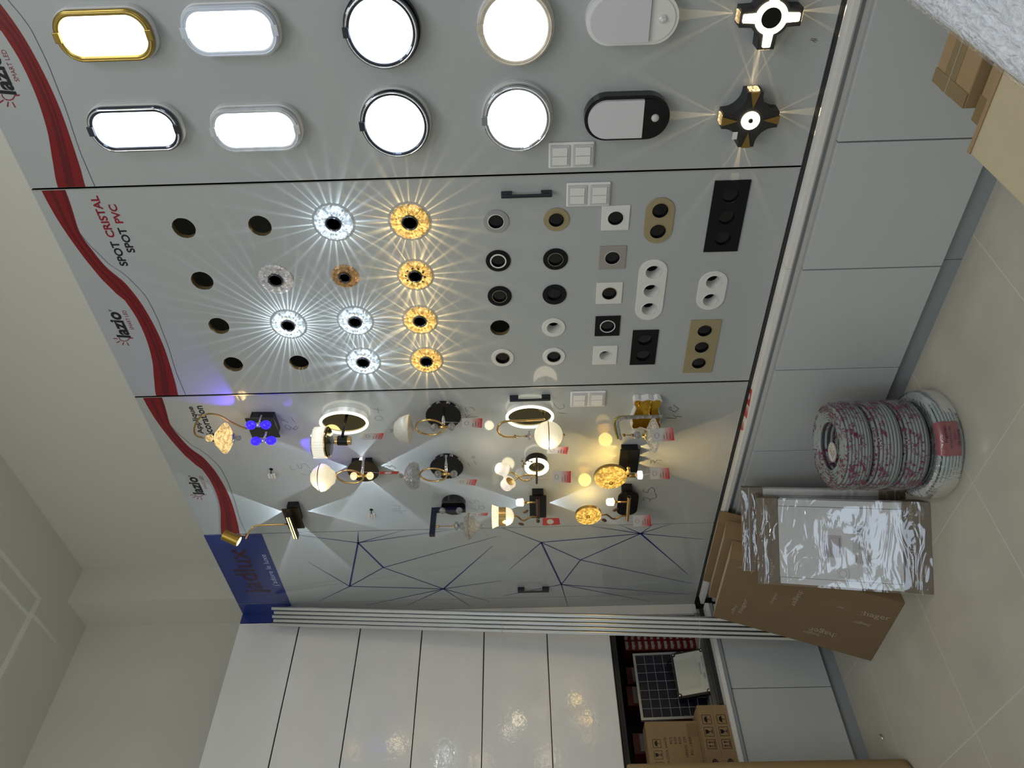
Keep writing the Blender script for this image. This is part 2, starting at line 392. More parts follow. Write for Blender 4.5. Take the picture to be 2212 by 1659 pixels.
def logo(t,dx):
    f=Fr((XP,1.971+dx,0),(0,-1,0),(0,0,1)); F0=_f2
    s=.1808
    q=lambda x,y:(200+x*s,600+y*s)
    text_px('lazio',t,F0,q(465,718),q(350,405),q(300,718),M_ink,bold=.035,shear=.12,name='logo_text')
    text_px('SMART LED',t,F0,q(500,618),q(405,388),q(455,618),M_rtxt,name='logo_text')
    text_px('®',t,F0,q(232,405),q(225,380),q(195,408),M_ink,name='logo_text')
    b=MB(); P=lambda x,y:F0.p(*q(x,y))
    for u,v in (((250,725),(300,727)),((290,775),(330,755)),((360,805),(372,768)),((433,810),(410,770))): b.line(P(*u),P(*v),.0035,.003,.0007)
    arc=[P(*z) for z in ((318,712),(325,735),(350,752),(385,757),(415,750),(430,735),(437,722),(480,722),(478,712))]
    for i in range(len(arc)-1): b.line(arc[i],arc[i+1],.003,.003,.0007)
    b.build('logo_bulb',M_rtxt,t)

# spot positions on board two (Y,Z)
spots=[]
Hh=[]  # holes in board two, in local coordinates
def h2(Y,Z,r,n=36): Hh.append(circ(1.971-Y,Z,r,n))
open_holes=[(1.242,2.545,.037),(1.242,2.299,.037),(1.446,2.548,.037),(1.64,2.547,.036),(1.821,2.546,.0355),(1.822,2.300,.036),(1.683,1.545,.035)]
def ragged(Y,Z,r):
    return [(1.971-Y+r*(1+random.uniform(-.018,.018))*math.cos(2*PI*k/36),Z+r*(1+random.uniform(-.018,.018))*math.sin(2*PI*k/36)) for k in range(36)]
rag=[ragged(*h) for h in open_holes]
for r_ in rag: Hh.append(r_)
RX=[1.249,1.398,1.542,1.686,1.822]
recessed=[]
def mark(Y,Z,r=.029): h2(Y,Z,r)
for (Y,Z) in ((RX[0],1.541),(RX[1],1.540),(RX[2],1.541),(RX[4],1.541),(RX[0],1.348),(RX[1],1.349),(RX[2],1.351),(RX[3],1.353),(RX[4],1.351),
              (RX[0],1.159),(RX[1],1.160),(RX[2],1.162),(RX[3],1.160),(RX[4],1.162)): mark(Y,Z)
multi={'gold2':(1.264,1.019,.165,.092,2),'white3':(1.536,1.019,.253,.096,3),'black2':(1.791,1.020,.164,.094,2),'black3':(1.258,.804,.257,.112,3),'white2':(1.544,.809,.162,.098,2),'gold3':(1.795,.809,.250,.110,3)}
for k,(Y,Z,w,h,n) in multi.items():
    for j in range(n):
        yy=Y+(j-(n-1)/2)*.0755*(1.02 if n==3 else 1.0); mark(yy,Z,.028)

# board one: oval and round lamps
fr1,b1,w1=board(1.0895,.205,'white display board nearest the camera, carrying oval and round lit lamps')
trimline(b1,w1); ribbon(b1,w1)
fr1b,b0,w0=board(.2035,-.68,'white display board cut off by the top edge of the photo')
fr2,b2,w2=board(1.971,1.0915,'white display board with crystal spotlights, round holes and spot frames',Hh)
trimline(b2,w2); ribbon(b2,w2)
for r_ in rag:
    gx=sum(p[0] for p in r_)/len(r_); gy=sum(p[1] for p in r_)/len(r_); r_=[(gx+(x-gx)*.985,gy+(y-gy)*.985) for x,y in r_]
    mb=MB(); n=len(r_); mb._add([(x,y,-.0178) for x,y in r_]+[(x,y,-.0004) for x,y in r_],[(i,(i+1)%n,n+(i+1)%n,n+i) for i in range(n)])
    mb.build('cut_hole_edge',M_mdf,b2)
fr3,b3,w3=board(2.853,1.973,'white display board with decorative wall lamps, tags and pencilled numbers')
trimline(b3,w3); ribbon(b3,w3)
fr4,b4,w4=board(3.446,2.855,'white display board with blue geometric lines and a blue top print')
fr5=WF(3.556,0); t=thing('filler_strip','narrow white filler strip in the room corner beside the blue-lined board','panel',fr5)
MB().box((.0015,ZB,-.018),(.1085,ZT,0)).build('board',M_panel,t); MB().box((.0015,2.70,0),(.1085,ZT,.0006)).build('printed_blue_field',M_blue,t)
# logos: traced on board two, then repeated one board width along
logo(b2,0)
for bb in (b1,b3):
    for o in [c for c in b2.children if c.name.startswith('logo')]:
        c=o.copy(); COL.objects.link(c); c.parent=bb
s=.12055
q=lambda x,y:(150+x*s,400+y*s)
text_px('SPOT',b2,_f2,q(1062,1445),q(905,1005),q(912,1445),M_ink,bold=.03,name='printed_title')
text_px('CRISTAL',b2,_f2,q(833,935),q(520,185),q(683,935),M_rtxt,bold=.03,name='printed_title')
text_px('SPOT',b2,_f2,q(1190,1205),q(1030,760),q(1042,1205),M_ink,bold=.03,name='printed_title')
text_px('PVC',b2,_f2,q(975,680),q(858,340),q(828,680),M_rtxt,bold=.03,name='printed_title')
s=.1989
q=lambda x,y:(300+x*s,850+y*s)
_f3=WF(2.853,0)
text_px('Applique',b3,_f3,q(728,437),q(622,140),q(650,437),M_ink,bold=.02,name='printed_title')
text_px('Décoration',b3,_f3,q(850,520),q(722,132),q(765,520),M_ink,bold=.02,name='printed_title')
# blue print and lines on board four
f4=WF(3.446,0)
MB().box((.0015,2.70,0),(w4-.0015,ZT,.0004)).build('printed_blue_field',M_blue,b4)
s=.27125
A7=lambda x,y:(400+x*s,1120+y*s); A8=lambda x,y:(950+x*s,1120+y*s)
M_jad=mat('print_maroon',(.035,.006,.04),.3); M_lt=mat('print_pale_blue',(.45,.55,.8),.3)
text_px('jadlux',b4,f4,A7(690,592),A7(555,238),A7(470,592),M_jad,bold=.02,name='logo_text')
text_px("j'adore le luxe",b4,f4,A7(757,535),A7(650,286),A7(700,535),M_lt,name='logo_text')
text_px('®',b4,f4,A7(412,262),A7(402,238),A7(380,262),M_jad,name='logo_text')
a,bb_,c,d=A7(1377,193),A7(1310,540),A7(1578,390),A7(2057,560)
e,f_,g_,hh_=A8(808,190),A8(1120,330),A8(968,525),A8(1600,120)
LN=[(a,A7(1377,104)),(a,bb_),(a,c),(a,A7(905,132)),(a,A7(1745,92)),(a,A7(2140,86)),(bb_,c),(bb_,d),(bb_,A7(980,345)),(bb_,A7(1060,660)),(c,d),(c,A8(455,142)),(d,A8(418,220)),(d,A8(490,495)),(d,A8(400,660)),(d,A8(245,700)),(d,A7(1445,690)),(d,A7(1770,690)),
 (e,A8(490,72)),(e,f_),(e,g_),(e,hh_),(e,A8(552,408)),(f_,g_),(f_,hh_),(f_,A8(2005,518)),(g_,A8(505,617)),(g_,A8(1020,700)),(g_,A8(1690,665)),(g_,A8(1990,605)),(hh_,A8(1205,60)),(hh_,A8(1435,50)),(hh_,A8(1700,46)),(hh_,A8(1835,44)),(hh_,A8(2100,165)),(hh_,A8(1982,450))]
mb=MB()
for u,v in LN:
    thick=(u,v) in ((a,LN[0][1]),(a,bb_),(a,c),(g_,f_),(e,g_),(hh_,LN[-1][1]),(d,LN[12][1]))
    P,Q=f4.p(*u),f4.p(*v); both=v in (a,bb_,c,d,e,f_,g_,hh_)
    wa=.0085 if thick else .0052
    mb.line(P,Q,wa,wa if both else .0018,.0006)
mb.build('printed_line_art',M_navy,b4)
# pencilled numbers on board three
def scribble(name,parent,fr,strokes,cr0,mat_=None,r=.0007):
    mb=MB()
    for st in strokes:
        pts=[fr.p(*cr0(*z)) for z in st]
        for i in range(len(pts)-1): mb.line(pts[i],pts[i+1],2*r,2*r,.0006)
    return mb.build(name,mat_ or M_pen,parent)
k1=lambda x,y:(400+x*.13562,820+y*.13562); k2=lambda x,y:(650+x*.13562,820+y*.13562); k3=lambda x,y:(820+x*.13562,840+y*.13562); k5=lambda x,y:(1240+x*.13562,820+y*.13562); k6=lambda x,y:(1200+x*.13562,940+y*.13562); k7=lambda x,y:(640+x*.13562,960+y*.13562); k8=lambda x,y:(860+x*.13562,980+y*.13562);k4=lambda x,y:(1040+x*.13562,800+y*.13562)
scribble('pencilled_number',b3,_f3,[[(1690,600),(1745,680)],[(1520,625),(1650,685)],[(1600,720),(1590,760),(1660,800),(1690,760),(1640,730),(1600,720)],[(1710,790),(1760,740),(1800,770),(1760,800),(1710,780)]],k1)
scribble('pencilled_number',b3,_f3,[[(1670,1385),(1700,1440),(1750,1440)],[(1775,1335),(1820,1420),(1860,1410),(1850,1350),(1910,1335),(1985,1410)],[(1835,1490),(1930,1520)],[(1990,1445),(2010,1510)]],k1)
scribble('pencilled_number',b3,_f3,[[(1140,462),(1315,492)],[(1220,450),(1240,530)],[(1175,610),(1200,580),(1280,585),(1310,615),(1280,645),(1200,640),(1175,610)]],k2)
scribble('pencilled_number',b3,_f3,[[(1365,290),(1380,355),(1420,350)],[(1430,300),(1470,290),(1520,340)],[(1360,400),(1380,450),(1440,410)],[(1370,455),(1570,440)]],k3)
scribble('pencilled_number',b3,_f3,[[(1470,1110),(1480,1070),(1520,1080),(1510,1100),(1470,1100)],[(1500,1140),(1540,1210)],[(1400,1170),(1440,1240)]],k3)
scribble('pencilled_number',b3,_f3,[[(1580,400),(1670,465),(1600,515)],[(1600,515),(1520,470),(1505,450),(1530,435),(1560,460)],[(1465,610),(1630,618)],[(1575,560),(1630,600)],[(1630,585),(1715,592)]],k5,mat_=M_ink,r=.001)
scribble('pencilled_number',b3,_f3,[[(1410,850),(1395,895),(1470,915),(1480,870),(1530,830),(1580,860),(1580,910)],[(1580,920),(1610,960),(1600,1000),(1500,1020),(1430,990),(1395,1000),(1400,1035),(1430,1030)],[(1500,1020),(1510,1055)]],k6,mat_=M_ink,r=.001)
scribble('pencilled_number',b3,_f3,[[(1510,450),(1525,400),(1560,400),(1580,445)],[(1580,440),(1620,390),(1700,400)]],k6,mat_=M_ink,r=.001)
scribble('pencilled_number',b3,_f3,[[(1545,970),(1640,972),(1655,1030)],[(1520,1025),(1640,1030)],[(1530,1055),(1745,1055)],[(1630,1070),(1695,1100)]],k7)
scribble('pencilled_number',b3,_f3,[[(1130,750),(1170,795),(1220,780),(1210,745),(1250,735),(1300,780)],[(1165,860),(1220,890),(1290,900)],[(1280,870),(1290,835),(1350,830),(1380,860),(1340,890),(1290,870)]],k8)
scribble('pencilled_number',b3,_f3,[[(1150,520),(1180,570),(1240,615),(1300,605),(1325,570),(1300,535)],[(1220,672),(1350,690)]],k4)
scribble('pencilled_number',b3,_f3,[[(1480,230),(1520,285)],[(1350,290),(1470,300)],[(1380,350),(1440,330),(1480,370),(1520,330),(1590,385)]],k7)
scribble('scuff_mark',b1,WF(1.0895,0),[[(215,372),(285,378)],[(225,358),(280,365)],[(240,380),(268,395)]],lambda x,y:(1700+x*.2315,y*.2315))
# closet behind the boards: unseen top board added to keep light out
struct('added_closet_lid',MB().box((2.17,-.7,2.955),(XW,3.6,2.97)),M_wht)

# ------------------------------------------------------------ lamp on board one
def bulkhead(kind,Y,Z,label,ringm,body,lens,w=.13,h=.26,lines=True,group=None):
    t=thing('bulkhead_lamp',label,'wall lamp',WF(Y,Z),group)
    if kind=='oval':
        o=lambda k,ww=0: stad(0,0,w-2*k,h-2*k,14,rad=(w-2*k)/2*.86)
    else:
        o=lambda k,ww=0: circ(0,0,w/2-k,64)
    MB().prism(o(0),0,.020).build('base',body,t,bev=.003)
    MB().prism(o(.003),.020,.036,[o(.019)]).build('bezel',ringm,t,bev=.005)
    mb=MB()
    pts=[(x,y,.0362) for x,y in o(.0085)]; mb.tube(pts,.0022,8,True)
    mb.build('trim_ring',M_chr if ringm in (MC.get('dark_chrome'),MC.get('lamp_chrome')) else ringm,t,smooth=True)
    df=MB().prism(o(.019),.022,.033).build('diffuser',lens,t,bev=.006)
    e=h/2 if kind=='oval' else w/2
    for sg in ((1,-1) if kind=='oval' else (1,)):
        MB().box((-.014,sg*(e-.0175),.034),(.014,sg*(e-.0005),.0395),.0015).build('clip',ringm,t)
    text('LAZIO',t,-.014,e-.03,.020,.0035,mat('lens_print',(.25,.3,.32),.5),c=.0346,name='lens_mark')
    return t
M_dchr=mat('dark_chrome',(.10,.11,.14),.08,metal=1); M_lchr=mat('lamp_chrome',(.5,.53,.58),.08,metal=1)
M_lgold=mat('lamp_gold',(.40,.29,.08),.22,metal=.9)
M_marb=mat('white_marble',(.62,.65,.70),.2,noise=(28,.5))
M_marw=mat('cream_marble',(.66,.60,.52),.2,noise=(28,.5))
M_wlt=mat('white_lamp_body',(.62,.68,.78),.3)
bulkhead('oval',.642,2.556,'oval lit lamp with gold frame','gold' and M_lgold,M_wht,M_neut,.138,.264)
bulkhead('oval',.899,2.568,'oval lit lamp with black-and-chrome frame',M_dchr,M_wht,M_cool,.139,.266)
bulkhead('oval',.640,2.219,'oval lit lamp with plain white frame',M_wlt,M_wht,M_cool,.136,.259)
bulkhead('oval',.911,2.221,'oval lit lamp with white marbled frame',M_marb,M_wht,M_cool,.137,.261)
bulkhead('round',.652,1.820,'round lit lamp with black rim, cut by the top edge of the photo',M_dchr,M_blk,M_cool,.204,.204)
bulkhead('round',.908,1.817,'round lit lamp with polished dark chrome rim and white base',M_dchr,M_wht,M_cool,.205,.205)
bulkhead('round',.655,1.463,'round lit lamp with cream marbled rim, cut by the top edge of the photo',M_marw,M_wht,M_neut,.206,.206)
bulkhead('round',.903,1.465,'round lit lamp with bright mirror-chrome rim, close to the light switches',M_lchr,M_wht,M_cool,.204,.204)
def sensor(Y,Z,label,body,dome,h=.244,w=.13):
    t=thing('sensor_lamp',label,'wall lamp',WF(Y,Z))
    MB().prism(stad(0,0,w,h),0,.035).build('body',body,t,bev=.005)
    top=clipy(stad(0,0,w-.02,h-.02),-.045)
    MB().prism(top,.035,.047).build('diffuser',mat('unlit_diffuser_glow',(.62,.62,.66),.35,em=(.6,.62,.7),es=.04),t,bev=.006)  # faint emission put into the diffuser though this lamp is off
    low=clipy(stad(0,0,w-.02,h-.02),-.048,False)
    MB().prism(low,.035,.038).build('sensor_plate',body if body!=M_wht else M_wht,t)
    MB().ball((0,-.080,.038),.0115,3,(1,1,.8)).build('motion_sensor',dome,t,smooth=True)
sensor(.643,1.156,'unlit white oval lamp with clear motion sensor, cut by the top edge of the photo',M_wht,crystal('sensor_clear',(.9,.9,.9),0,200,.7))
sensor(.909,1.151,'unlit black oval lamp with white diffuser and motion sensor',M_bgl,mat('sensor_dome',(.6,.6,.62),.3))

def dirlight(name,parent,loc,d,energy,col,ang,blend=.05,r=.002):
    l=D.lights.new(name,'SPOT'); l.energy=energy; l.color=col; l.spot_size=ang; l.spot_blend=blend; l.shadow_soft_size=r
    o=D.objects.new(name,l); COL.objects.link(o); o.parent=parent; o.location=loc
    o.rotation_mode='QUATERNION'; o.rotation_quaternion=Vector(d).to_track_quat('-Z','Y'); return o
def grazing(parent,loc,energy,col,wedges,p=2.0,nmin=.035,name='beam'):
    """lens light that skims the board: its candle power is given per direction, in wedges (azimuth, half angle, edge boost, level)"""
    l=D.lights.new(name,'POINT'); l.energy=energy; l.color=col; l.shadow_soft_size=0
    o=D.objects.new(name,l); COL.objects.link(o); o.parent=parent; o.location=loc
    l.use_nodes=True; nt=l.node_tree; N=nt.nodes; L=nt.links; em=N['Emission']
    tc=N.new('ShaderNodeTexCoord'); sp=N.new('ShaderNodeSeparateXYZ'); L.new(tc.outputs['Normal'],sp.inputs[0])
    def m1(op,a,b=None,c_=None):
        n=N.new('ShaderNodeMath'); n.operation=op
        for i,x in enumerate((a,b,c_)):
            if x is None: continue
            if hasattr(x,'links'): L.new(x,n.inputs[i])
            else: n.inputs[i].default_value=x
        return n.outputs[0]
    az=m1('ARCTAN2',sp.outputs[1],sp.outputs[0]); tot=None
    for (a0,hw,eb,lv) in wedges:
        d=m1('ABSOLUTE',m1('WRAP',m1('SUBTRACT',az,a0),PI,-PI))
        n=N.new('ShaderNodeMapRange'); n.interpolation_type='SMOOTHSTEP'; L.new(d,n.inputs[0]); n.inputs[1].default_value=hw*1.06; n.inputs[2].default_value=hw*.93
        x=n.outputs[0]
        if eb: x=m1('MULTIPLY',x,m1('MULTIPLY_ADD',m1('POWER',m1('DIVIDE',d,hw),8.0),eb,1.0))
        x=m1('MULTIPLY',x,lv); tot=x if tot is None else m1('ADD',tot,x)
    nz=m1('MAXIMUM',m1('ABSOLUTE',sp.outputs[2]),nmin)
    cu=N.new('ShaderNodeMapRange'); cu.interpolation_type='SMOOTHSTEP'; L.new(m1('MULTIPLY',sp.outputs[2],-1.0),cu.inputs[0]); cu.inputs[1].default_value=.018; cu.inputs[2].default_value=.05
    dn=cu.outputs[0]
    L.new(m1('MULTIPLY',m1('MULTIPLY',tot,dn),m1('POWER',nz,-p)),em.inputs['Strength']); return o
def cross_lamp(Y,Z,label,style):
    t=thing('cross_lamp',label,'wall lamp',WF(Y,Z))
    R,wd=.080,.0235; out=[]
    n=8
    for k in range(4):
        a0=k*PI/2; ca,sa=math.cos(a0),math.sin(a0); rt=lambda x,y:(x*ca-y*sa,x*sa+y*ca)
        out+= [rt(R,-wd*(1 if style=='gold' else .95)),rt(R,wd*(1 if style=='gold' else .95))]
        if style=='gold':
            for j in range(1,n): # concave curve to the next arm
                u=j/n*PI/2; out.append(rt(R*.93-(R*.93-wd)*math.sin(u),R*.93-(R*.93-wd)*math.cos(u)))
        else:
            for j in range(n+1):
                u=math.radians(28+34*j/n); out.append(rt(.051*math.cos(u),.051*math.sin(u)))
    MB().prism(out,.0,.050).build('body',mat('anthracite_body',(.02,.02,.024),.45),t,bev=.002)
    Mw=lamp('warm_core',(1,.86,.5),9)
    if style=='gold':
        MB().prism(circ(0,0,.026,48),.050,.053,[circ(0,0,.0075,24)]).build('diffuser',Mw,t)
        MB().lathe([(.0075,.050),(.006,.056),(0,.057)],axis='c',seg=24).build('centre_cap',M_blk,t,smooth=True)
        for k in range(4):
            a0=k*PI/2; ca,sa=math.cos(a0),math.sin(a0); rt=lambda x,y:(x*ca-y*sa,x*sa+y*ca)
            MB().prism([rt(.036,0),rt(.0805,-.013),rt(.0805,.013)],.050,.0545).build('gold_wedge',mat('dull_gold',(.30,.19,.05),.4,metal=.6),t)
    else:
        o1=[]
        for k in range(4):
            a0=k*PI/2; ca,sa=math.cos(a0),math.sin(a0); rt=lambda x,y:(x*ca-y*sa,x*sa+y*ca)
            o1+=[rt(.072,-.0105),rt(.074,-.008),rt(.074,.008),rt(.072,.0105)]
            for j in range(n+1):
                u=math.radians(17+56*j/n); o1.append(rt(.042*math.cos(u),.042*math.sin(u)))
        MB().prism(o1,.050,.053,[circ(0,0,.0265,48)]).build('diffuser',Mw,t)
        MB().lathe([(.0265,.050),(.026,.0535),(0,.0535)],axis='c',seg=40).build('centre_cap',M_blk,t)
    for k in range(4):
        a0=k*PI/2; ca,sa=math.cos(a0),math.sin(a0)
        d=Vector((ca,sa,0)); p=d*.0815
        q=Vector((-sa,ca,0))
        mb=MB(); 
        c1=p+q*.014+Vector((0,0,.012)); c2=p-q*.014+Vector((0,0,.042))+d*.002
        mb.box(tuple(c1-d*.002),tuple(c2)); mb.build('side_lens',crystal('warm_side_lens',(1,.72,.35),2.2,160,.6,.1),t)
        wc=(1,.72,.38)
        grazing(t,tuple(d*.0845+Vector((0,0,.012))),.0095,wc,[(a0,.105,.6,1.0),(a0+.47,.045,0,.55),(a0-.47,.045,0,.55),(a0,.42,0,.06)],2.0,.03)
    return t
ct=cross_lamp(.920,.801,'black four-armed lamp with gold wedges and small ring light','gold')
MB().box((-.055,.030,.0502),(-.033,.044,.0508)).build('white_sticker',M_wht,ct)
cross_lamp(.645,.797,'black cross-shaped lamp with large bright cross light, cut by the top edge of the photo','ring')

def switch(Y,Z,label):
    t=thing('light_switch',label,'light switch',WF(Y,Z),'double light switches')
    MB().box((-.041,-.0685,0),(.041,.0685,.008),.004).build('plate',M_wht,t,bev=.001)
    for sg in (1,-1):
        cy=sg*.0345
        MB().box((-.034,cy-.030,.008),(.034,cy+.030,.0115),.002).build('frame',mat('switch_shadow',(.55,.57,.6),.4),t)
        for k in (1,-1):
            MB().box((min(k*.001,k*.027),cy-.022,.0115),(max(k*.001,k*.027),cy+.022,.0145),.001).build('rocker',M_wht,t)
switch(1.030,1.305,'double light switch beside the mirror-chrome round lamp')
switch(1.162,1.249,'double light switch beside the gold spot frames')
switch(2.041,1.216,'double light switch on the decorative lamp board, near the gold cloud-shaped lamp')
def handle(Y,label,Z=1.442,m_=None):
    t=thing('cabinet_handle',label,'handle',WF(Y,Z)); m_=m_ or mat('handle_black',(.012,.016,.03),.3)
    MB().box((-.006,.045,0),(.006,.079,.022),.002).build('post',m_,t); MB().box((-.006,-.079,0),(.006,-.045,.022),.002).build('post',m_,t)
    MB().box((-.006,-.079,.0222),(.006,.079,.029),.003).build('grip',m_,t)
handle(1.150,'black bar handle on the board with crystal spotlights')
handle(2.020,'black bar handle on the board with decorative lamps, beside the oval mirror lamp')
handle(3.352,'black bar handle on the blue-lined board')

# ------------------------------------------------------------ crystal spotlights
def star_light(parent,energy,col,nray,seed,c=.011,base=.12):
    """unseen point light in front of the crystal, its ray burst put into its strength"""
    l=D.lights.new('crystal_glow','POINT'); l.energy=energy; l.color=col; l.shadow_soft_size=.0
    o=D.objects.new('crystal_glow',l); COL.objects.link(o); o.parent=parent; o.location=(0,0,.033)
    l.use_nodes=True; nt=l.node_tree; N=nt.nodes; L=nt.links; em=N['Emission']
    tc=N.new('ShaderNodeTexCoord'); sp=N.new('ShaderNodeSeparateXYZ'); L.new(tc.outputs['Normal'],sp.inputs[0])
    def m1(op,a,b=None,c_=None):
        n=N.new('ShaderNodeMath'); n.operation=op
        for i,x in enumerate((a,b,c_)):
            if x is None: continue
            if hasattr(x,'links'): L.new(x,n.inputs[i])
            else: n.inputs[i].default_value=x
        return n.outputs[0]
    az=m1('ARCTAN2',sp.outputs[1],sp.outputs[0])
    nw=N.new('ShaderNodeTexNoise'); nw.noise_dimensions='1D'; nw.inputs['Scale'].default_value=2.2; L.new(m1('ADD',az,float(seed)*3),nw.inputs['W'])
    rays=m1('POWER',m1('MULTIPLY_ADD',m1('SINE',m1('MULTIPLY_ADD',az,float(nray),m1('MULTIPLY',nw.outputs[0],7.0))),.5,.5),6.0)
    nz=N.new('ShaderNodeTexNoise'); nz.noise_dimensions='1D'; nz.inputs['Scale'].default_value=nray/5.0; nz.inputs['W'].default_value=seed; nz.inputs['Detail'].default_value=3
    L.new(m1('ADD',az,float(seed)),nz.inputs['W'])
    st=m1('ADD',m1('MULTIPLY',rays,m1('MULTIPLY',nz.outputs[0],1.7)),base)
    st2=m1('MULTIPLY',st,.75)
    L.new(st2,em.inputs['Strength']); return o
def facet_ring(r0,r1,n,c0,c1,seedj=.0):
    mb=MB()
    for k in range(n):
        a0=2*PI*k/n; a1=2*PI*(k+1)/n; am=(a0+a1)/2; rm=(r0+r1)/2; am+=random.uniform(-seedj,seedj)
        P=lambda r,a,z:(r*math.cos(a),r*math.sin(a),z)
        ctr=P(rm,am,c1)
        q=[P(r0,a0,c0),P(r1,a0,c0),P(r1*1.03,am,c0),P(r1,a1,c0),P(r0,a1,c0)]
        mb._add([ctr]+q,[(0,1,2),(0,2,3),(0,3,4),(0,4,5),(0,5,1)])
    return mb
def crystal_spot(Y,Z,r,label,tint,em,glow,n=16,nray=24,style='plain',group='crystal spotlights'):
    t=thing('crystal_spotlight',label,'spotlight',WF(Y,Z),group)
    nm='crystal_%s_%s'%(tint if isinstance(tint,str) else 'x',em>0)
    T={'cool':(.80,.92,1),'warm':(1,.68,.22),'clear':(.80,.78,.80),'amber':(.62,.38,.17)}[tint]
    cm=crystal('crystal_'+tint+('_lit' if em else ''),T,em,120 if em else 110,.75,.16)
    mb=MB().lathe([(r*.99,0.0),(r*1.0,.004),(r*.9,.007)],axis='c',seg=64,wob=lambda th:1+.025*math.cos(n*th)); mb.build('crystal_base',cm,t)
    facet_ring(r*.66,r*.97,n,.004,.0095,.03).build('outer_facets',cm,t)
    facet_ring(r*.42,r*.68,max(12,int(n*.9)),.005,.0115,.02).build('inner_facets',cm,t)
    if style=='dots':
        for k in range(10):
            a=2*PI*k/10+.2
            MB().ball((r*.56*math.cos(a),r*.56*math.sin(a),.0095),.0042,2).build('dark_gem',mat('dark_gem',(.03,.035,.02),.15),t)
    if style=='gold':
        mb=MB()
        for k in range(20):
            a=2*PI*k/20; mb.ball((r*.60*math.cos(a),r*.60*math.sin(a),.0105),.0030,1)
        mb.build('gold_gems',mat('gold_gem',(.8,.6,.3),.3,em=(1,.8,.5),es=.6),t)
    MB().lathe([(r*.43,.004),(r*.43,.0115),(r*.39,.0135),(r*.345,.0125),(r*.34,.006)],axis='c',seg=48).build('bezel_ring',M_dchr,t,smooth=True)
    MB().lathe([(r*.342,.009),(0,.009)],axis='c',seg=40).build('lens',M_bgl,t)
    if glow:
        star_light(t,glow,T if tint=='cool' else (1,.70,.30),nray,Y*37+Z*11)
    return t
cs=crystal_spot
cs(1.237,2.060,.061,'large white-lit crystal spotlight closest to the round and oval lamps','cool',1.15,2.2,16,26)
cs(1.241,1.816,.062,'large warm-lit crystal spotlight closest to the black bar handle','warm',1.0,2.2,16,26)
cs(1.446,2.296,.058,'unlit clear crystal spotlight with pinkish facets','clear',0,0,18)
cs(1.443,2.060,.0455,'small unlit amber crystal spotlight','amber',0,0,36)
cs(1.446,1.822,.056,'warm-lit crystal spotlight with ten dark gems around the lens','warm',1.0,2.2,18,22,'dots')
cs(1.640,2.297,.058,'white-lit crystal spotlight with the widest ray burst, next to a round hole','cool',1.15,4.0,26,44,'gold')
cs(1.633,2.057,.058,'white-lit crystal spotlight with yellowish gem ring','cool',1.15,1.8,30,36,'gold')
cs(1.637,1.827,.057,'warm-lit crystal spotlight between the dark-gemmed one and the one nearest the decorative lamps','warm',1.0,2.4,14,20)
cs(1.822,2.059,.058,'white-lit crystal spotlight closest to the decorative lamps','cool',1.15,2.2,16,18,'gold')
cs(1.825,1.824,.056,'warm-lit crystal spotlight closest to the decorative lamps','warm',1.0,2.0,18,20)
mb=None
st_=thing('number_sticker','tiny square number sticker beside the large warm crystal spotlight','sticker',WF(1.236,1.726)); MB().box((-.006,-.008,0),(.006,.008,.0005)).build('paper',mat('paper_grey',(.5,.5,.48),.7),st_); text('11',st_,-.003,-.004,.006,.007,M_ink,c=.0008)
st_=thing('number_sticker','tiny round-cornered sticker beside the pinkish crystal spotlight','sticker',WF(1.445,2.214)); MB().box((-.007,-.006,0),(.007,.006,.0005)).build('paper',mat('paper_grey',(.5,.5,.48),.7),st_); text('2',st_,-.002,-.003,.004,.006,M_ink,c=.0008)

# ------------------------------------------------------------ recessed spot frames
M_flw=mat('spot_white',(.74,.75,.75),.35); M_flg=mat('spot_grey',(.33,.34,.36),.4); M_flk=mat('spot_black',(.004,.005,.009),.5,spec=.25)
M_flgd=mat('spot_gold',(.34,.285,.165),.45); M_flsg=mat('spot_taupe',(.33,.31,.30),.5)
# lathe with open ends keeps its caps: use an open tube builder for the cups
def open_tube(prof,c,seg=40):
    mb=MB(); n=len(prof); vs=[]
    for (r,h) in prof:
        for k in range(seg):
            th=2*PI*k/seg; vs.append((c[0]+r*math.cos(th),c[1]+r*math.sin(th),h))
    return mb._add(vs,[(i*seg+k,i*seg+(k+1)%seg,(i+1)*seg+(k+1)%seg,(i+1)*seg+k) for i in range(n-1) for k in range(seg)])
def cup(t,x,y,r,cupm,rim=None,white=False,rimw=.0022):
    if rim is not None: MB().prism(circ(x,y,r+rimw,48),.0042,.0056,[circ(x,y,r,48)]).build('rim_ring',rim,t)
    if white:
        open_tube([(r,.0044),(r*.97,.001),(r*.82,-.034)],(x,y)).build('reflector_cup',cupm,t,smooth=True)
        MB().disc((x,y,-.0335),r*.83,32).build('lens',M_hole,t)
    else:
        MB().disc((x,y,-.004),r*.995,32).build('lens',M_bgl,t)
        open_tube([(r,.0045),(r*.99,-.0042)],(x,y)).build('reflector_cup',cupm,t,smooth=True)
def spot(Y,Z,label,shape,fm,rim=None,white=False,r=.0245,size=.0415,rimw=.0022,group='recessed spot frames'):
    t=thing('recessed_spotlight',label,'spotlight',WF(Y,Z),group)
    o=circ(0,0,size,64) if shape=='round' else rect(-.0445,-.0445,.0445,.0445)
    MB().prism(o,.0002,.0042,[circ(0,0,r,48)]).build('flange',fm,t,bev=.001)
    cup(t,0,0,r,fm if white else M_flk,rim,white,rimw); return t
M_thin=mat('thin_gold_rim',(.5,.42,.25),.3,metal=.6)
spot(RX[0],1.541,'round grey recessed spot frame','round',M_flg,M_flw)
spot(RX[1],1.540,'round black recessed spot with a thick white inner ring','round',M_flk,M_flw,rimw=.0045,r=.023)
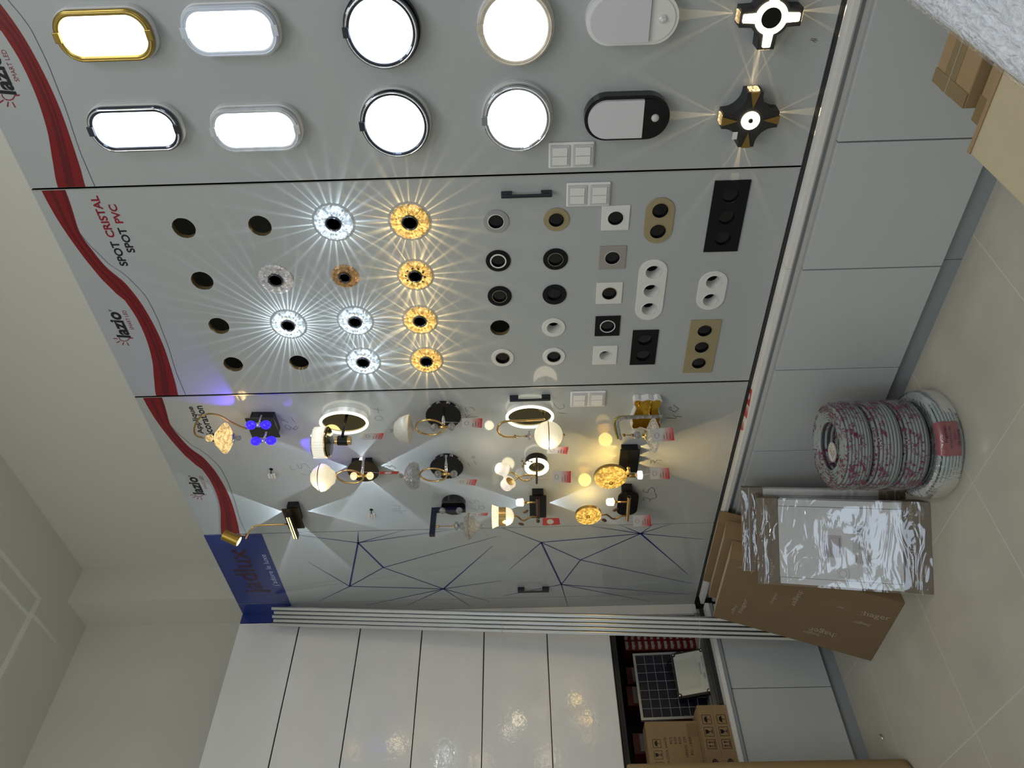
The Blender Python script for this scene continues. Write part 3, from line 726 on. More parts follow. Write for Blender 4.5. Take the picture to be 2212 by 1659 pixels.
spot(RX[2],1.541,'round black recessed spot with thin gold ring, in the row next to the crystal lamps','round',M_flk,M_thin,rimw=.0012)
spot(RX[4],1.541,'round white recessed spot with dark lens, in the row next to the crystal lamps','round',M_flw,M_dgold)
spot(RX[0],1.348,'round gold recessed spot frame','round',M_flgd,M_thin)
spot(RX[1],1.349,'round black recessed spot with thin gold ring, in the row next to the square frames','round',M_flk,M_thin,rimw=.0012)
spot(RX[2],1.351,'round all-black recessed spot','round',M_flk,None)
spot(RX[3],1.353,'round white recessed spot with deep tilted white cup','round',M_flw,M_flw,True)
spot(RX[4],1.351,'round white recessed spot with dark lens, in the row next to the square frames','round',M_flw,M_flg)
spot(RX[0],1.159,'square white recessed spot with glossy lens, touching the light switches','square',M_flw,M_flw)
spot(RX[1],1.160,'square taupe-grey recessed spot','square',M_flsg,M_flw,rimw=.001)
spot(RX[2],1.162,'square white recessed spot with thin gold rim, in the middle of its row','square',M_flw,M_thin,rimw=.0012)
spot(RX[3],1.160,'square black recessed spot with white ring','square',M_flk,M_flw,rimw=.003)
spot(RX[4],1.162,'square white recessed spot with tilted white cup','square',M_flw,M_flw,True,r=.021)
def multispot(key,label,fm,rim,white,rounded):
    Y,Z,w,h,n=multi[key]
    t=thing('multi_spotlight',label,'spotlight',WF(Y,Z),'multiple spot plates')
    cs_=[-(j-(n-1)/2)*.0755*(1.02 if n==3 else 1) for j in range(n)]
    o=stad(0,0,w,h,16) if rounded else rect(-w/2,-h/2,w/2,h/2)
    MB().prism(o,.0002,.0042,[circ(x,0,.0255,40) for x in cs_]).build('plate',fm,t,bev=.001)
    for x in cs_: cup(t,x,0,.0255,fm if white else M_flk,rim,white,.0018)
multispot('gold2','gold pill-shaped plate with two dark spots',M_flgd,M_thin,False,True)
multispot('white3','white pill-shaped plate with three white cups',M_flw,M_flw,True,True)
multispot('black2','short black rectangular plate with two black spots',M_flk,None,False,False)
multispot('black3','long black rectangular plate with three black spots',M_flk,None,False,False)
multispot('white2','white pill-shaped plate with two white cups',M_flw,M_flw,True,True)
multispot('gold3','gold rectangular plate with three dark spots',M_flgd,M_thin,False,False)

# ------------------------------------------------------------ decorative wall lamps
M_opal=mat('opal_glass_lit',(.8,.77,.68),.3,em=(1,.84,.52),es=.62,bump=(90,.5))
M_opalw=mat('opal_white_lit',(.9,.88,.85),.3,em=(1,.86,.66),es=.5)
M_ledring=lamp('led_ring',(1,.95,.70),3.2)
M_cg=crystal('cut_glass_faint_glow',(.95,.95,.93),.05,100,.8)  # unlit glass with a faint facet glow put into the material
M_cgw=crystal('cut_glass_warm_lit',(1,.76,.36),.75,110,.7,.25)
M_amb=crystal('amber_crystal_lit',(1,.62,.12),1.15,120,.9,.22)
M_amb2=crystal('peach_crystal_lit',(1,.70,.38),1.3,200,.8,.5)
M_pearl=crystal('white_crystal_lit',(1,.97,.92),1.5,160,.7,.5)
M_bluel=mat('blue_glass_lit',(.02,.01,.6),.12,em=(.035,.015,1),es=1.5)
M_mir=mat('smoked_mirror',(.16,.14,.08),.04,metal=1)
M_bronze=mat('bronze_leaf',(.16,.10,.06),.4,metal=.8)
M_brown=mat('brown_tube',(.10,.065,.05),.3,metal=.6)
def wl(px,py,label): # lamp anchored on the board at this spot
    f=WF(0,0); p=f.p(px,py,.02); F_=WF(-p[0],p[1]); return F_,thing('wall_lamp',label,'wall lamp',F_)
def K(x0,y0,s=.13562): return lambda x,y:(x0+x*s,y0+y*s)
def pts(F_,k,L): return [F_.p(*k(x,y),c) for x,y,c in L]
def glow(parent,loc,e,col,r=.02):
    l=D.lights.new('bulb','POINT'); l.energy=e; l.color=col; l.shadow_soft_size=r
    o=D.objects.new('bulb',l); COL.objects.link(o); o.parent=parent; o.location=loc; return o
def beams(parent,cx,cy,hx,hy,e,col,ang,c=.016,sides='lrud'):
    for s_,d,a0 in (('l',(-1,0),PI),('r',(1,0),0),('u',(0,1),PI/2),('d',(0,-1),-PI/2)):
        if s_ in sides: grazing(parent,(cx+d[0]*(hx+.006),cy+d[1]*(hy+.006),c),e*.060,col,[(a0,math.radians(ang/2),1.3,1.0)],2.0,.04)
COOLB=(.80,.93,1)
# curved-arm lamp with blue bulbs
F_,t=wl(567,922,'lamp with four blue lit bulbs and a curved arm holding a glowing cut-glass shade'); k=k1
MB().prism([F_.p(*k(*z),.03)[:2] for z in ((1030,600),(1400,600),(1490,850),(1105,875))],0,.03).build('back_box',M_bgl,t)
MB().prism([F_.p(*k(*z),.034)[:2] for z in ((950,622),(1400,612),(1515,920),(1070,930))],.030,.034).build('mirror_plate',mat('dark_mirror',(.09,.09,.10),.05,metal=1),t)
for (x,y,c),(x2,y2,c2) in (((1045,725,.085),(1285,720,.085)),((1125,980,.12),(1370,970,.12))):
    A_,B_=Vector(F_.p(*k(x,y),c)),Vector(F_.p(*k(x2,y2),c2)); d=(B_-A_)
    for P_ in (A_,B_): MB().ball(tuple(P_),.0185,3,(.95,1.1,.95)).build('blue_bulb',M_bluel,t,smooth=True)
    MB().tube([tuple(A_+d*.36),tuple(B_-d*.36)],.009,16).tube([tuple((A_+B_)/2),(((A_+B_)/2).x,((A_+B_)/2).y,.034)],.004,10).build('socket',M_chr,t,smooth=True)
dirlight('blue_beam',t,(.07,.05,.05),(.8,.75,-.12),3.0,(.12,.06,1),math.radians(72),.5,.004)
dirlight('blue_beam',t,(-.07,-.06,.05),(-.5,-.85,-.10),2.6,(.12,.06,1),math.radians(60),.5,.004)
glow(t,(0,-.07,.12),.10,(.12,.06,1),.02)
arm=pts(F_,k,[(975,780,.036),(860,740,.05),(700,660,.07),(560,575,.08),(420,545,.09),(270,575,.1),(180,680,.11),(145,800,.12),(180,890,.12),(300,930,.12)])
MB().tube(arm,.0035,10,smooth=4).build('arm',M_dgold,t,smooth=True)
MB().ball(F_.p(*k(388,930),.12),.0155,2).build('crystal_ball',M_cgw,t)
P_=F_.p(*k(640,935),.12)
MB().lathe([(.010,.041),(.028,.033),(.058,.004),(.060,-.001),(.052,-.008),(.026,-.024),(.018,-.029)],P_,seg=40).build('glass_shade',M_cgw,t,smooth=False)
MB().lathe([(.020,0),(.020,.003),(.003,.006),(.003,-.006)],(P_[0],P_[1]-.034,P_[2]),seg=24).build('end_cap',M_chr,t,smooth=True)
MB().ball((P_[0],P_[1]-.050,P_[2]),.0115,2).build('crystal_drop',M_cg,t)
glow(t,P_,0.595,(1,.75,.38),.02)
# oval mirror lamps
def oval(F_,t,px,py,rx=.0575,ry=.092,c=.032):
    P_=F_.p(px,py,c); x,y=P_[0],P_[1]
    MB().prism(circ(x,y,ry,56,rx/ry,1),0,.026).build('housing',M_wht,t)
    MB().prism(circ(x,y,ry-.004,56,(rx-.004)/(ry-.004),1),.026,.0285).build('mirror',M_mir,t)
    MB().ell((x,y,c),rx,ry,.0055,64,10).build('led_ring',M_ledring,t,smooth=True); return x,y
F_,t=wl(743,912,'oval mirror lamp with glowing ring, black arm and ribbed drum shade'); k=k2
oval(F_,t,742.9,913.6)
MB().tube(pts(F_,k,[(720,610,.03),(690,740,.09),(660,900,.15)]),.0055,10).build('arm',M_blk,t,smooth=True)
A_=F_.p(*k(590,972),.15);B_=F_.p(*k(745,972),.15)
MB().tube([A_,B_],.019,28).build('holder',M_blk,t)
MB().tube([F_.p(*k(548,972),.15),F_.p(*k(800,972),.15)],.0165,24).build('gold_caps',M_gold,t)
mb=MB()
for j,(x,y) in enumerate(((520,975),(500,950),(505,1010),(470,985),(455,960),(460,1010),(535,1000))): mb.ball(F_.p(*k(x,y),.15),.0065,1)
mb.build('crystal_beads',M_cg,t)
T_=F_.p(*k(225,1000),.15);B_=F_.p(*k(430,1000),.15); hh=T_[1]-B_[1]
MB().lathe([(.060,hh),(.060,0)],B_,seg=72,wob=lambda th:1+.018*math.cos(36*th)).build('ribbed_shade',mat('ribbed_glass_lit',(.8,.8,.78),.15,em=(1,.93,.72),es=.55),t)
MB().lathe([(.061,.003),(.061,-.002)],B_,seg=48).build('shade_rim',M_gold,t); MB().lathe([(.061,.002),(.061,-.002)],T_,seg=48).build('shade_rim',M_chr,t)
MB().lathe([(.054,-.004),(.054,-.008),(.01,-.012)],B_,seg=48).build('bottom_plate',M_mir,t)
glow(t,(B_[0],B_[1]+.02,B_[2]),0.425,(1,.9,.66),.03)
F_,t=wl(1145,902,'oval mirror lamp with glowing ring and a frosted globe on a hooked brass arm'); k=k4
oval(F_,t,1144.4,901,.0565,.090)
MB().tube(pts(F_,k,[(990,775,.04),(990,780,.075),(850,792,.085),(600,803,.095),(400,812,.105),(300,850,.115),(255,930,.12),(290,1010,.125),(380,1058,.13),(580,1060,.13)]),.0042,10,smooth=4).build('arm',M_gold,t,smooth=True)
MB().tube(pts(F_,k,[(570,1052,.13),(850,1045,.13)]),.0015,8).tube(pts(F_,k,[(680,1050,.13),(725,1050,.13)]),.004,12).tube(pts(F_,k,[(520,1050,.13),(550,1050,.13)]),.0065,12).build('rod',M_dgold,t,smooth=True)
MB().ball(F_.p(*k(765,1040),.13),.0185,2,(1,.55,1)).build('crystal_bead',M_cg,t)
P_=F_.p(*k(1068,1035),.13)
MB().lathe([(.0545*math.sin(PI*j/24),.0545*math.cos(PI*j/24)) for j in range(25)],P_,seg=64,wob=lambda th:1+.006*math.cos(48*th)).build('globe',M_opal,t,smooth=True)
MB().lathe([(.0552,.0015),(.0552,-.0015)],P_,seg=48).build('globe_band',M_ink,t)
MB().ball((P_[0],P_[1]-.059,P_[2]),.005,2).build('finial',M_dgold,t)
glow(t,(P_[0],P_[1],P_[2]+.07),0.510,(1,.86,.6),.05)
# ring-armed lamps
def ring_lamp(label,px,py,k,ringc,rb,shade,prof,sm,balls,bm,fin=None,c=.115,disc=True,lit=0):
    F_,t=wl(px,py,label)
    if disc:
        MB().lathe([(.060,0),(.060,.022)],(0,0,0),axis='c',seg=48).build('base_band',M_blk,t)
        MB().lathe([(.069,.022),(.069,.0265)],(0,0,0),axis='c',seg=144,wob=lambda th:1+.022*math.cos(36*th)).build('scalloped_plate',M_blk,t)
        for j in range(10):
            a_=2*PI*j/10+.25; MB().ball((.062*math.cos(a_),.062*math.sin(a_),.013),.0085,2).build('rim_crystal',M_cg,t)
    P_=F_.p(*k(*ringc),c); MB().ell(P_,rb,rb*1.0,.0036,56,10,yaw=math.radians(12)).build('brass_ring',M_gold,t,smooth=True)
    b0_,b1_=F_.p(*k(*balls[0]),c),F_.p(*k(*balls[1]),c)
    mid=tuple((u+v)/2 for u,v in zip(b0_,b1_))
    MB().tube([(mid[0]+.006,mid[1]+.004,.02),mid],.0065,14).build('post',M_chr,t,smooth=True)
    d=Vector(b1_)-Vector(b0_)
    MB().tube([tuple(Vector(b0_)+d*.22),tuple(Vector(b1_)-d*.22)],.006,14).build('bar',M_gold,t,smooth=True)
    for b_ in (b0_,b1_): MB().ball(b_,.0165,2,(1,.92,1)).build('crystal_ball',bm,t)
    S_=F_.p(*k(*shade),c)
    MB().lathe(prof,S_,seg=44).build('glass_shade',sm,t,smooth=sm is M_opal)
    if fin:
        f_=F_.p(*k(*fin),c); MB().ball(f_,.011,1,(1,.95,1)).build('crystal_finial',M_cg,t)
        MB().tube([(f_[0],f_[1]-.009,f_[2]),(S_[0],S_[1]+prof[0][1],S_[2])],.003,10).build('finial_neck',M_gold,t,smooth=True)
    return F_,t,S_,mid
ring_lamp('brass ring lamp with frosted tulip shade on a black scalloped plate',958,897,k3,(800,615),.0535,(480,640),
  [(.016,.060),(.028,.056),(.046,.036),(.054,.014),(.057,0),(.054,-.002),(.030,-.008),(.006,-.014)],mat('frosted_crystal',(.62,.60,.55),.35,bump=(260,.9)),[(878,615),(1148,605)],M_cg,(180,655))
D.objects[-1] if False else None
ring_lamp('brass ring lamp with clear cut-glass bowl shade on a black scalloped plate',965,1008,k3,(858,1370),.0535,(545,1385),
  [(.008,.040),(.030,.034),(.052,.016),(.057,-.002),(.050,-.018),(.020,-.024),(.006,-.026)],M_cg,[(930,1360),(1183,1355)],M_cg,(335,1390))
F_,t,S_,mid=ring_lamp('brass ring lamp with bright stepped globe shade on a dark bow-shaped base',784,1017,k7,(855,515),.0535,(400,530),
  [(.004,.042),(.022,.040),(.036,.030),(.040,.024),(.052,.010),(.058,0),(.055,-.016),(.044,-.032),(.038,-.036),(.026,-.052),(.010,-.058)],M_opal,[(915,505),(1175,500)],M_amb2,None,disc=False)
MB().lathe([(.0585,.0015),(.0585,-.0015)],(S_[0],S_[1]+.001,S_[2]),seg=48).build('shade_band',M_ink,t)
M_dbr=mat('dark_bronze_plate',(.045,.03,.012),.35,metal=.5)
C_=F_.p(*k7(1065,430),.03)
MB().box((C_[0]-.045,C_[1]-.042,0),(C_[0]+.052,C_[1]+.042,.026)).build('back_box',M_blk,t)
MB().prism(circ(C_[0],C_[1],.066,48),.026,.030).build('base_plate',M_dbr,t)
MB().ball((C_[0]+.053,C_[1],.012),.011,2).build('side_lens',M_pearl,t)
beams(t,C_[0],C_[1],.055,.055,.55,COOLB,74,sides='r'); beams(t,C_[0],C_[1],.060,.066,.45,COOLB,66,sides='lud')
glow(t,(S_[0],S_[1],S_[2]+.075),0.646,(1,.82,.5),.04)
# black L lamp
F_,t=wl(980,1095,'unlit lamp with black angled arm, crystal balls and hanging diamond-cut shade'); k=k8
C_=F_.p(*k(880,860),.03)
MB().lathe([(.054,0),(.054,.028)],(C_[0],C_[1],0),axis='c',seg=48).build('round_base',M_bgl,t,smooth=False)
A_,B_=F_.p(*k(530,935),.05),F_.p(*k(1075,935),.05)
MB().box((A_[0]-.010,B_[1],.030),(A_[0]+.010,A_[1],.048)).box((A_[0]-.010,A_[1]-.024,.048),(A_[0]+.010,A_[1],.175)).build('angled_arm',mat('navy_black',(.006,.008,.03),.25),t,bev=.001)
for (x,y) in ((705,910),(972,905)): MB().ball(F_.p(*k(x,y),.062),.0148,2).build('crystal_ball',M_cg,t)
q0=F_.p(*k(600,1158),.165); q1=F_.p(*k(1000,1152),.165)
MB().tube([q0,q1],.002,8).build('rod',M_dgold,t,smooth=True)
MB().tube([F_.p(*k(610,1158),.165),F_.p(*k(655,1158),.165)],.0055,12).tube([F_.p(*k(865,1155),.165),F_.p(*k(900,1155),.165)],.0055,12).build('rod_collar',M_gold,t,smooth=True)
MB().lathe([(.004,.012),(.018,.006),(.018,-.004),(.006,-.010),(.014,-.016),(.016,-.026)],F_.p(*k(935,1152),.165),seg=20).build('glass_bead',M_cg,t)
P_=F_.p(*k(1135,1160),.165)
MB().lathe([(.014,.028),(.040,.021),(.056,.004),(.057,0),(.056,-.003),(.034,-.024),(.014,-.042)],P_,seg=40).build('glass_shade',crystal('cut_glass_fine_glow',(.92,.90,.82),.10,240,.75),t)  # shade glass glows faintly by emission although the lamp is unlit
MB().lathe([(.0575,.001),(.0575,-.001)],P_,seg=40).build('shade_band',M_dgold,t)
MB().ball((P_[0],P_[1]-.055,P_[2]),.010,1).build('glass_finial',M_cg,t)
# gold spotlight lamp
F_,t=wl(634,1112,'black lamp with glowing gold bar and a swivelling gold cylinder spotlight'); k=K(440,980)
MB().prism([F_.p(*k(*z),.03)[:2] for z in ((1320,850),(1490,845),(1560,1090),(1390,1110))],0,.03).build('back_box',M_blk,t)
MB().prism([F_.p(*k(*z),.034)[:2] for z in ((1240,890),(1500,875),(1612,1188),(1358,1200))],.030,.034).build('base_plate',M_dbr,t)
MB().ball(F_.p(*k(1390,838),.015),.011,2).build('side_lens',M_pearl,t)
beams(t,0,0,.055,.05,.55,COOLB,72,sides='ru'); beams(t,0,0,.06,.055,.45,COOLB,50,sides='ld')
A_=Vector(F_.p(*k(1352,965),.06)); B_=Vector(F_.p(*k(1470,1320),.06))
B_.y=A_.y
MB().box((B_.x,A_.y-.010,.050),(A_.x,A_.y+.010,.075)).build('light_bar',M_blk,t)
for dy in (-.006,.004): MB().box((B_.x+.004,A_.y+dy,.0752),(A_.x-.004,A_.y+dy+.004,.0765)).build('light_strip',lamp('yellow_strip',(1,.80,.30),2.2),t)
MB().tube(pts(F_,k,[(1345,1122,.06),(1100,1132,.08),(860,1142,.10),(790,1165,.11),(735,1225,.12),(705,1290,.125),(672,1355,.13)]),.0038,10,smooth=4).build('arm',M_gold,t,smooth=True)
A_=Vector(F_.p(*k(318,1290),.13)); B_=Vector(F_.p(*k(560,1398),.15))
MB().tube([tuple(A_),tuple(B_)],.0235,36).build('spot_head',mat('brushed_brass',(.42,.29,.06),.35,metal=.9),t)
MB().tube([tuple(B_),tuple(B_+(B_-A_).normalized()*.0015)],.0205,32).build('spot_lens',lamp('spot_lens',(1,.86,.6),1.4),t)
MB().tube(pts(F_,k,[(672,1300,.13),(560,1290,.13)]),.003,8).build('bracket',M_gold,t,smooth=True)
dirlight('beam',t,tuple(B_+(B_-A_).normalized()*.004),tuple(B_-A_),.8,(1,.85,.6),math.radians(50),.5,.01)
# small round mirror lamp with cup shades
F_,t=wl(1159,1010,'small round glowing mirror lamp with two white cup shades and brass blossom twigs'); k=K(1020,940,.1085)
C_=F_.p(*k(1285,645),.042); x,y=C_[0],C_[1]
MB().prism(circ(x,y,.046,48),0,.034).build('housing',M_blk,t)
MB().prism(circ(x,y,.0505,56),.034,.044,[circ(x,y,.034,48)]).build('led_ring',M_ledring,t)
MB().prism(circ(x,y,.034,48),.034,.038).build('mirror',M_mir,t)
A_,B_=F_.p(*k(1285,440),.075),F_.p(*k(1285,960),.075)
MB().tube([A_,B_],.0045,14).build('cross_tube',M_brown,t,smooth=True)
MB().tube([(x,y,.036),((A_[0]+B_[0])/2,(A_[1]+B_[1])/2,.075)],.004,10).tube(pts(F_,k,[(1270,800,.075),(1090,792,.09),(980,815,.10),(880,870,.11),(725,975,.12)]),.0032,10,smooth=3).tube(pts(F_,k,[(1205,815,.08),(1140,890,.085),(1040,905,.09),(950,865,.095),(850,770,.1),(730,728,.1)]),.0032,10,smooth=3).build('twisted_arms',M_gold,t,smooth=True)
mb=MB()
for L_ in ([(1260,590,.08),(1180,530,.085),(1120,510,.09)],[(1180,530,.085),(1240,500,.09)],[(1080,590,.09),(1030,570,.09),(1000,470,.09)],[(1030,570,.09),(1010,650,.09)],[(1120,560,.09),(1030,570,.09)]): mb.tube(pts(F_,k,L_),.0014,6)
for z in ((1180,530),(1120,515),(1240,560),(1030,570),(990,520),(1000,620),(1060,575),(1230,600)): mb.ball(F_.p(*k(*z),.09),.0042,1)
mb.build('blossom_twigs',M_dgold,t)
def cupshade(A_,B_,r,mat_):
    A_,B_=Vector(A_),Vector(B_); d=B_-A_
    n=8; P_=[A_+d*(j/n) for j in range(n+1)]; R_=[r*v for v in (.55,.86,.97,1,1,.98,.96,1.1,1.1)]
    return MB().tube([tuple(p_) for p_ in P_],R_,32)
A_,B_=F_.p(*k(478,640),.10),F_.p(*k(690,712),.10)
cupshade(A_,B_,.0255,0).build('cup_shade',M_opalw,t,smooth=True); glow(t,(A_[0]+.03,A_[1]+.03,.11),0.272,(1,.84,.58),.02)
A_,B_=F_.p(*k(640,1035),.13),F_.p(*k(748,925),.13)
cupshade(A_,B_,.0265,0).build('cup_shade',M_opalw,t,smooth=True)
B_=Vector(B_); d=(B_-Vector(A_)).normalized(); MB().tube([tuple(B_+d*.001),tuple(B_+d*.003)],.019,28).build('brass_cup_disc',M_gold,t)
# black-plate lamps with tube and leaves
def tube_lamp(F_,t,k,block,plate,tubeends,lens,rounded,stub,arm,leaves,r=.0078):
    MB().prism([F_.p(*k(*z),.028)[:2] for z in block],0,.03).build('back_box',M_blk,t)
    P0=F_.p(*k(plate[0],plate[1]),.034);P1=F_.p(*k(plate[2],plate[3]),.034)
    w,h=abs(P1[0]-P0[0]),abs(P1[1]-P0[1])
    MB().prism(stad((P0[0]+P1[0])/2,(P0[1]+P1[1])/2,w,h,10,rad=rounded),.030,.0345).build('base_plate',M_blk,t)
    MB().ball(F_.p(*k(*lens),.016),.0125,2,(.8,1,.8)).build('side_lens',M_pearl,t)
    A_,B_=Vector(F_.p(*k(*tubeends[0]),.085)),Vector(F_.p(*k(*tubeends[1]),.085)); d=(B_-A_).normalized()
    MB().tube([tuple(A_),tuple(B_)],r,20).build('cross_tube',M_brown if rounded<.02 else M_gold,t,smooth=False)
    MB().tube([tuple(A_-d*.0004),tuple(A_+d*.0004)],r*.72,18).build('tube_bore',M_hole,t)
    mid=(A_+B_)/2
    MB().tube([(mid.x,mid.y,.034),tuple(mid)],.004,10).build('post',M_gold,t,smooth=True)
    a_,b_,cpos=stub
    MB().tube([F_.p(*k(*a_),.085),F_.p(*k(*b_),.085)],.0042,12).build('side_rod',M_gold,t,smooth=True)
    c_=F_.p(*k(*cpos),.085); bb_=F_.p(*k(*b_),.085)
    MB().tube([bb_,(bb_[0],bb_[1]+.006,bb_[2])],.0125,16).build('rod_collar',M_gold,t,smooth=True)
    MB().lathe([(.010,.017),(.015,.012),(.0168,.002),(.0168,-.014),(.012,-.016)],c_,seg=14).build('crystal_cup',M_pearl,t)
    MB().tube(pts(F_,k,arm),.0036,10,smooth=3).build('wavy_arm',M_dgold,t,smooth=True)
    for (x,y,an) in leaves:
        p_=F_.p(*k(x,y),.10); tt=bmesh.new(); bmesh.ops.create_icosphere(tt,subdivisions=2,radius=1)
        mb=MB(); mb.merge(tt,Matrix.Translation(p_)@Matrix.Rotation(an,4,'Z')@Matrix.Diagonal((.0095,.015,.003,1))); mb.build('leaf',M_bronze,t)
F_,t=wl(1162,1094,'black-plated lamp with glowing dome, gold band and pleated glass, beside twisted leaves'); k=k8
k9=K(1020,940,.1085)
tube_lamp(F_,t,k9,((1195,1160),(1420,1160),(1420,1600),(1195,1600)),(1140,1215,1475,1640),((1303,1260),(1312,1720)),(1305,1170),.004,((1290,1335),(1050,1338),(950,1340)),
  [(1300,1625,.09),(1190,1620,.095),(1100,1660,.1),(1030,1700,.11),(960,1670,.11),(900,1615,.115),(820,1610,.12)],((1065,1520,.9),(975,1770,-.7)))
beams(t,0,0,.060,.042,.6,COOLB,84,sides='r'); beams(t,0,0,.062,.045,.5,COOLB,60,sides='ud')
yb=1000
for (x0,x1,nm,mt_) in ((1498,1600,'pleated_glass',crystal('pleated_lit',(1,.88,.55),.9,260,.6,.6)),(1600,1715,'gold_band',M_gold)):
    A_,B_=F_.p(*k(x0,yb),.12),F_.p(*k(x1,yb),.12)
    rr=.040 if nm=='gold_band' else .0405
    if nm=='pleated_glass': MB().lathe([(.050,A_[1]-B_[1]),(.041,.006),(.0395,0)],B_,seg=96,wob=lambda th:1+.03*math.cos(32*th)).build(nm,mt_,t)
    else: MB().tube([A_,B_],rr,44).build(nm,mt_,t)
B_=F_.p(*k(1715,yb),.12); MB().lathe([(.0395,0),(.0392,-.006),(.035,-.018),(.026,-.028),(.012,-.034),(.0,-.036)],B_,seg=44).build('dome_shade',M_opal,t,smooth=True)
glow(t,(B_[0],B_[1]-.01,B_[2]+.06),0.510,(1,.85,.5),.03)
F_,t=wl(1357,1086,'oval black-plated lamp with small amber crystal disc and two bronze leaves'); k=k6
tube_lamp(F_,t,k,((1055,850),(1225,850),(1225,1230),(1055,1230)),(1005,912,1290,1268),((1172,985),(1142,1355)),(1142,880),.035,((1140,1062),(955,1065),(870,1065)),
  [(1120,1282,.09),(1040,1290,.095),(960,1330,.1),(900,1328,.105),(850,1288,.11),(800,1262,.115),(735,1275,.12)],((955,1190,.8),(775,1355,-.9)))
beams(t,0,0,.05,.045,.5,COOLB,56,sides='l')
def amber(F_,t,px,py,r,c,knob,e):
    P_=F_.p(px,py,c)
    MB().lathe([(r,0),(r,-.014),(r*.96,-.016)],P_,axis='c',seg=56).build('brass_rim',mat('rim_brass',(.45,.32,.12),.3,metal=.8),t)
    MB().lathe([(r*.99,.0),(r*.97,.006),(r*.6,.010),(0,.011)],P_,axis='c',seg=56).build('amber_disc',M_amb,t)
    q_=F_.p(*knob,c+.013); MB().lathe([(.008,-.003),(.008,.003),(.003,.006)],q_,axis='c',seg=20).build('disc_knob',M_dgold,t)
    mb=MB(); mb.tube([(P_[0]-r*.8,P_[1]-r*.1,c-.006),(P_[0]-r*.3,P_[1],c-.006)],.003,6); mb.build('disc_bracket',M_dgold,t)
    glow(t,(P_[0],P_[1],c-.05),e*1.6,(1,.66,.16),.03); glow(t,(P_[0],P_[1],c+.06),e*.3,(1,.66,.16),.03)
amber(F_,t,1271.2,1114,.0555,.125,k(520,1300),.42)
F_,t=wl(1357,996,'black-plated lamp with the large amber crystal disc and square crystal end')
k=k6
P0=F_.p(*k(1030,235),.034);P1=F_.p(*k(1305,590),.034)
MB().box((P0[0]-.004,P0[1]-.008,0),(P1[0]+.01,P1[1]+.008,.03)).build('back_box',M_blk,t)
MB().box((P0[0],P0[1],.030),(P1[0],P1[1],.036)).build('base_plate',M_blk,t,bev=.002)
for j in range(3):
    xx=P0[0]+(P1[0]-P0[0])*(.14+.36*j)
    for sg,yy in ((1,P0[1]+.004),(-1,P1[1]-.004)):
        grazing(t,(xx,yy,.015),.022,(1,.70,.24),[(sg*PI/2,math.radians(27),1.0,1.0)],2.0,.04,'warm_beam')
amber(F_,t,1318.8,1031,.0665,.13,k(885,765),.42)
A_,B_=F_.p(*k(1140,640),.115),F_.p(*k(1300,640),.115)
MB().tube([A_,B_],.0085,20).build('brass_tube',M_dgold,t,smooth=True)
MB().tube(pts(F_,k,[(1165,520,.09),(1175,640,.115)]),.0055,12).ball(F_.p(*k(1163,525),.09),.008,2).tube([((P0[0]+P1[0])/2,(P0[1]+P1[1])/2,.036),A_],.004,8).build('post',M_gold,t,smooth=True)
c_=F_.p(*k(1345,635),.115); MB().box((c_[0]-.013,c_[1]-.010,c_[2]-.013),(c_[0]+.013,c_[1]+.010,c_[2]+.013),.002).build('crystal_cube',M_pearl,t)
# gold cloud lamp
F_,t=wl(1398,892,'gold mirrored cloud-shaped lamp with square crystal arm and hanging cut-glass shade'); k=k5
G_=[(965,370),(990,345),(1040,343),(1085,357),(1140,343),(1190,333),(1240,343),(1270,355),(1320,333),(1370,340),(1388,370),(1372,420),(1342,460),(1335,510),(1360,560),(1372,620),(1345,680),(1372,720),(1375,770),(1330,790),(1270,775),(1200,790),(1130,775),(1075,755),(1040,752),(1000,775),(950,780),(928,750),(943,690),(928,640),(948,580),(975,520),(995,470),(980,430),(962,400)]
P_=[F_.p(*k(*z),.03)[:2] for z in G_]; cx_=sum(p[0] for p in P_)/len(P_); cy_=sum(p[1] for p in P_)/len(P_)
MB().prism([(cx_+(x-cx_)*1.10,cy_+(y-cy_)*1.08) for x,y in P_],0,.027).build('fluted_body',M_wht,t)
MB().prism(P_,.027,.031).build('gold_mirror',mat('gold_mirror',(.55,.36,.05),.06,metal=1),t)
A1=pts(F_,k,[(1345,575,.085),(1000,585,.09),(720,600,.10),(650,640,.105),(640,700,.11),(665,820,.12),(695,935,.125)])
MB().tube(A1,.0058,10).build('arm_frame',mat('gold_flat',(.34,.27,.06),.35,metal=.5),t,smooth=True)
MB().tube([(p[0]+.002,p[1]-.011,p[2]+.006) for p in A1],.0068,8).build('crystal_trim',M_cg,t)
MB().tube([(.0,-.01,.031),(A1[0][0],A1[0][1]+.01,.085)],.005,10).build('post',M_chr,t,smooth=True)
MB().tube(pts(F_,k,[(780,885,.125),(960,885,.125)]),.0018,8).tube(pts(F_,k,[(775,885,.125),(815,885,.125)]),.0055,12).tube(pts(F_,k,[(905,885,.125),(945,885,.125)]),.0055,12).build('rod',M_dgold,t,smooth=True)
MB().ball(F_.p(*k(1003,885),.125),.0155,2).build('crystal_ball',M_cg,t)
P_=F_.p(*k(1250,885),.125)
MB().lathe([(.006,.040),(.008,.032),(.020,.030),(.020,.026)],P_,seg=24).build('shade_cap',M_gold,t,smooth=True)
MB().lathe([(.018,.027),(.040,.014),(.060,.004),(.067,-.004),(.067,-.010),(.030,-.026)],P_,seg=44).build('glass_shade',crystal('cut_glass_warm',(.85,.80,.66),.22,230,.8),t)
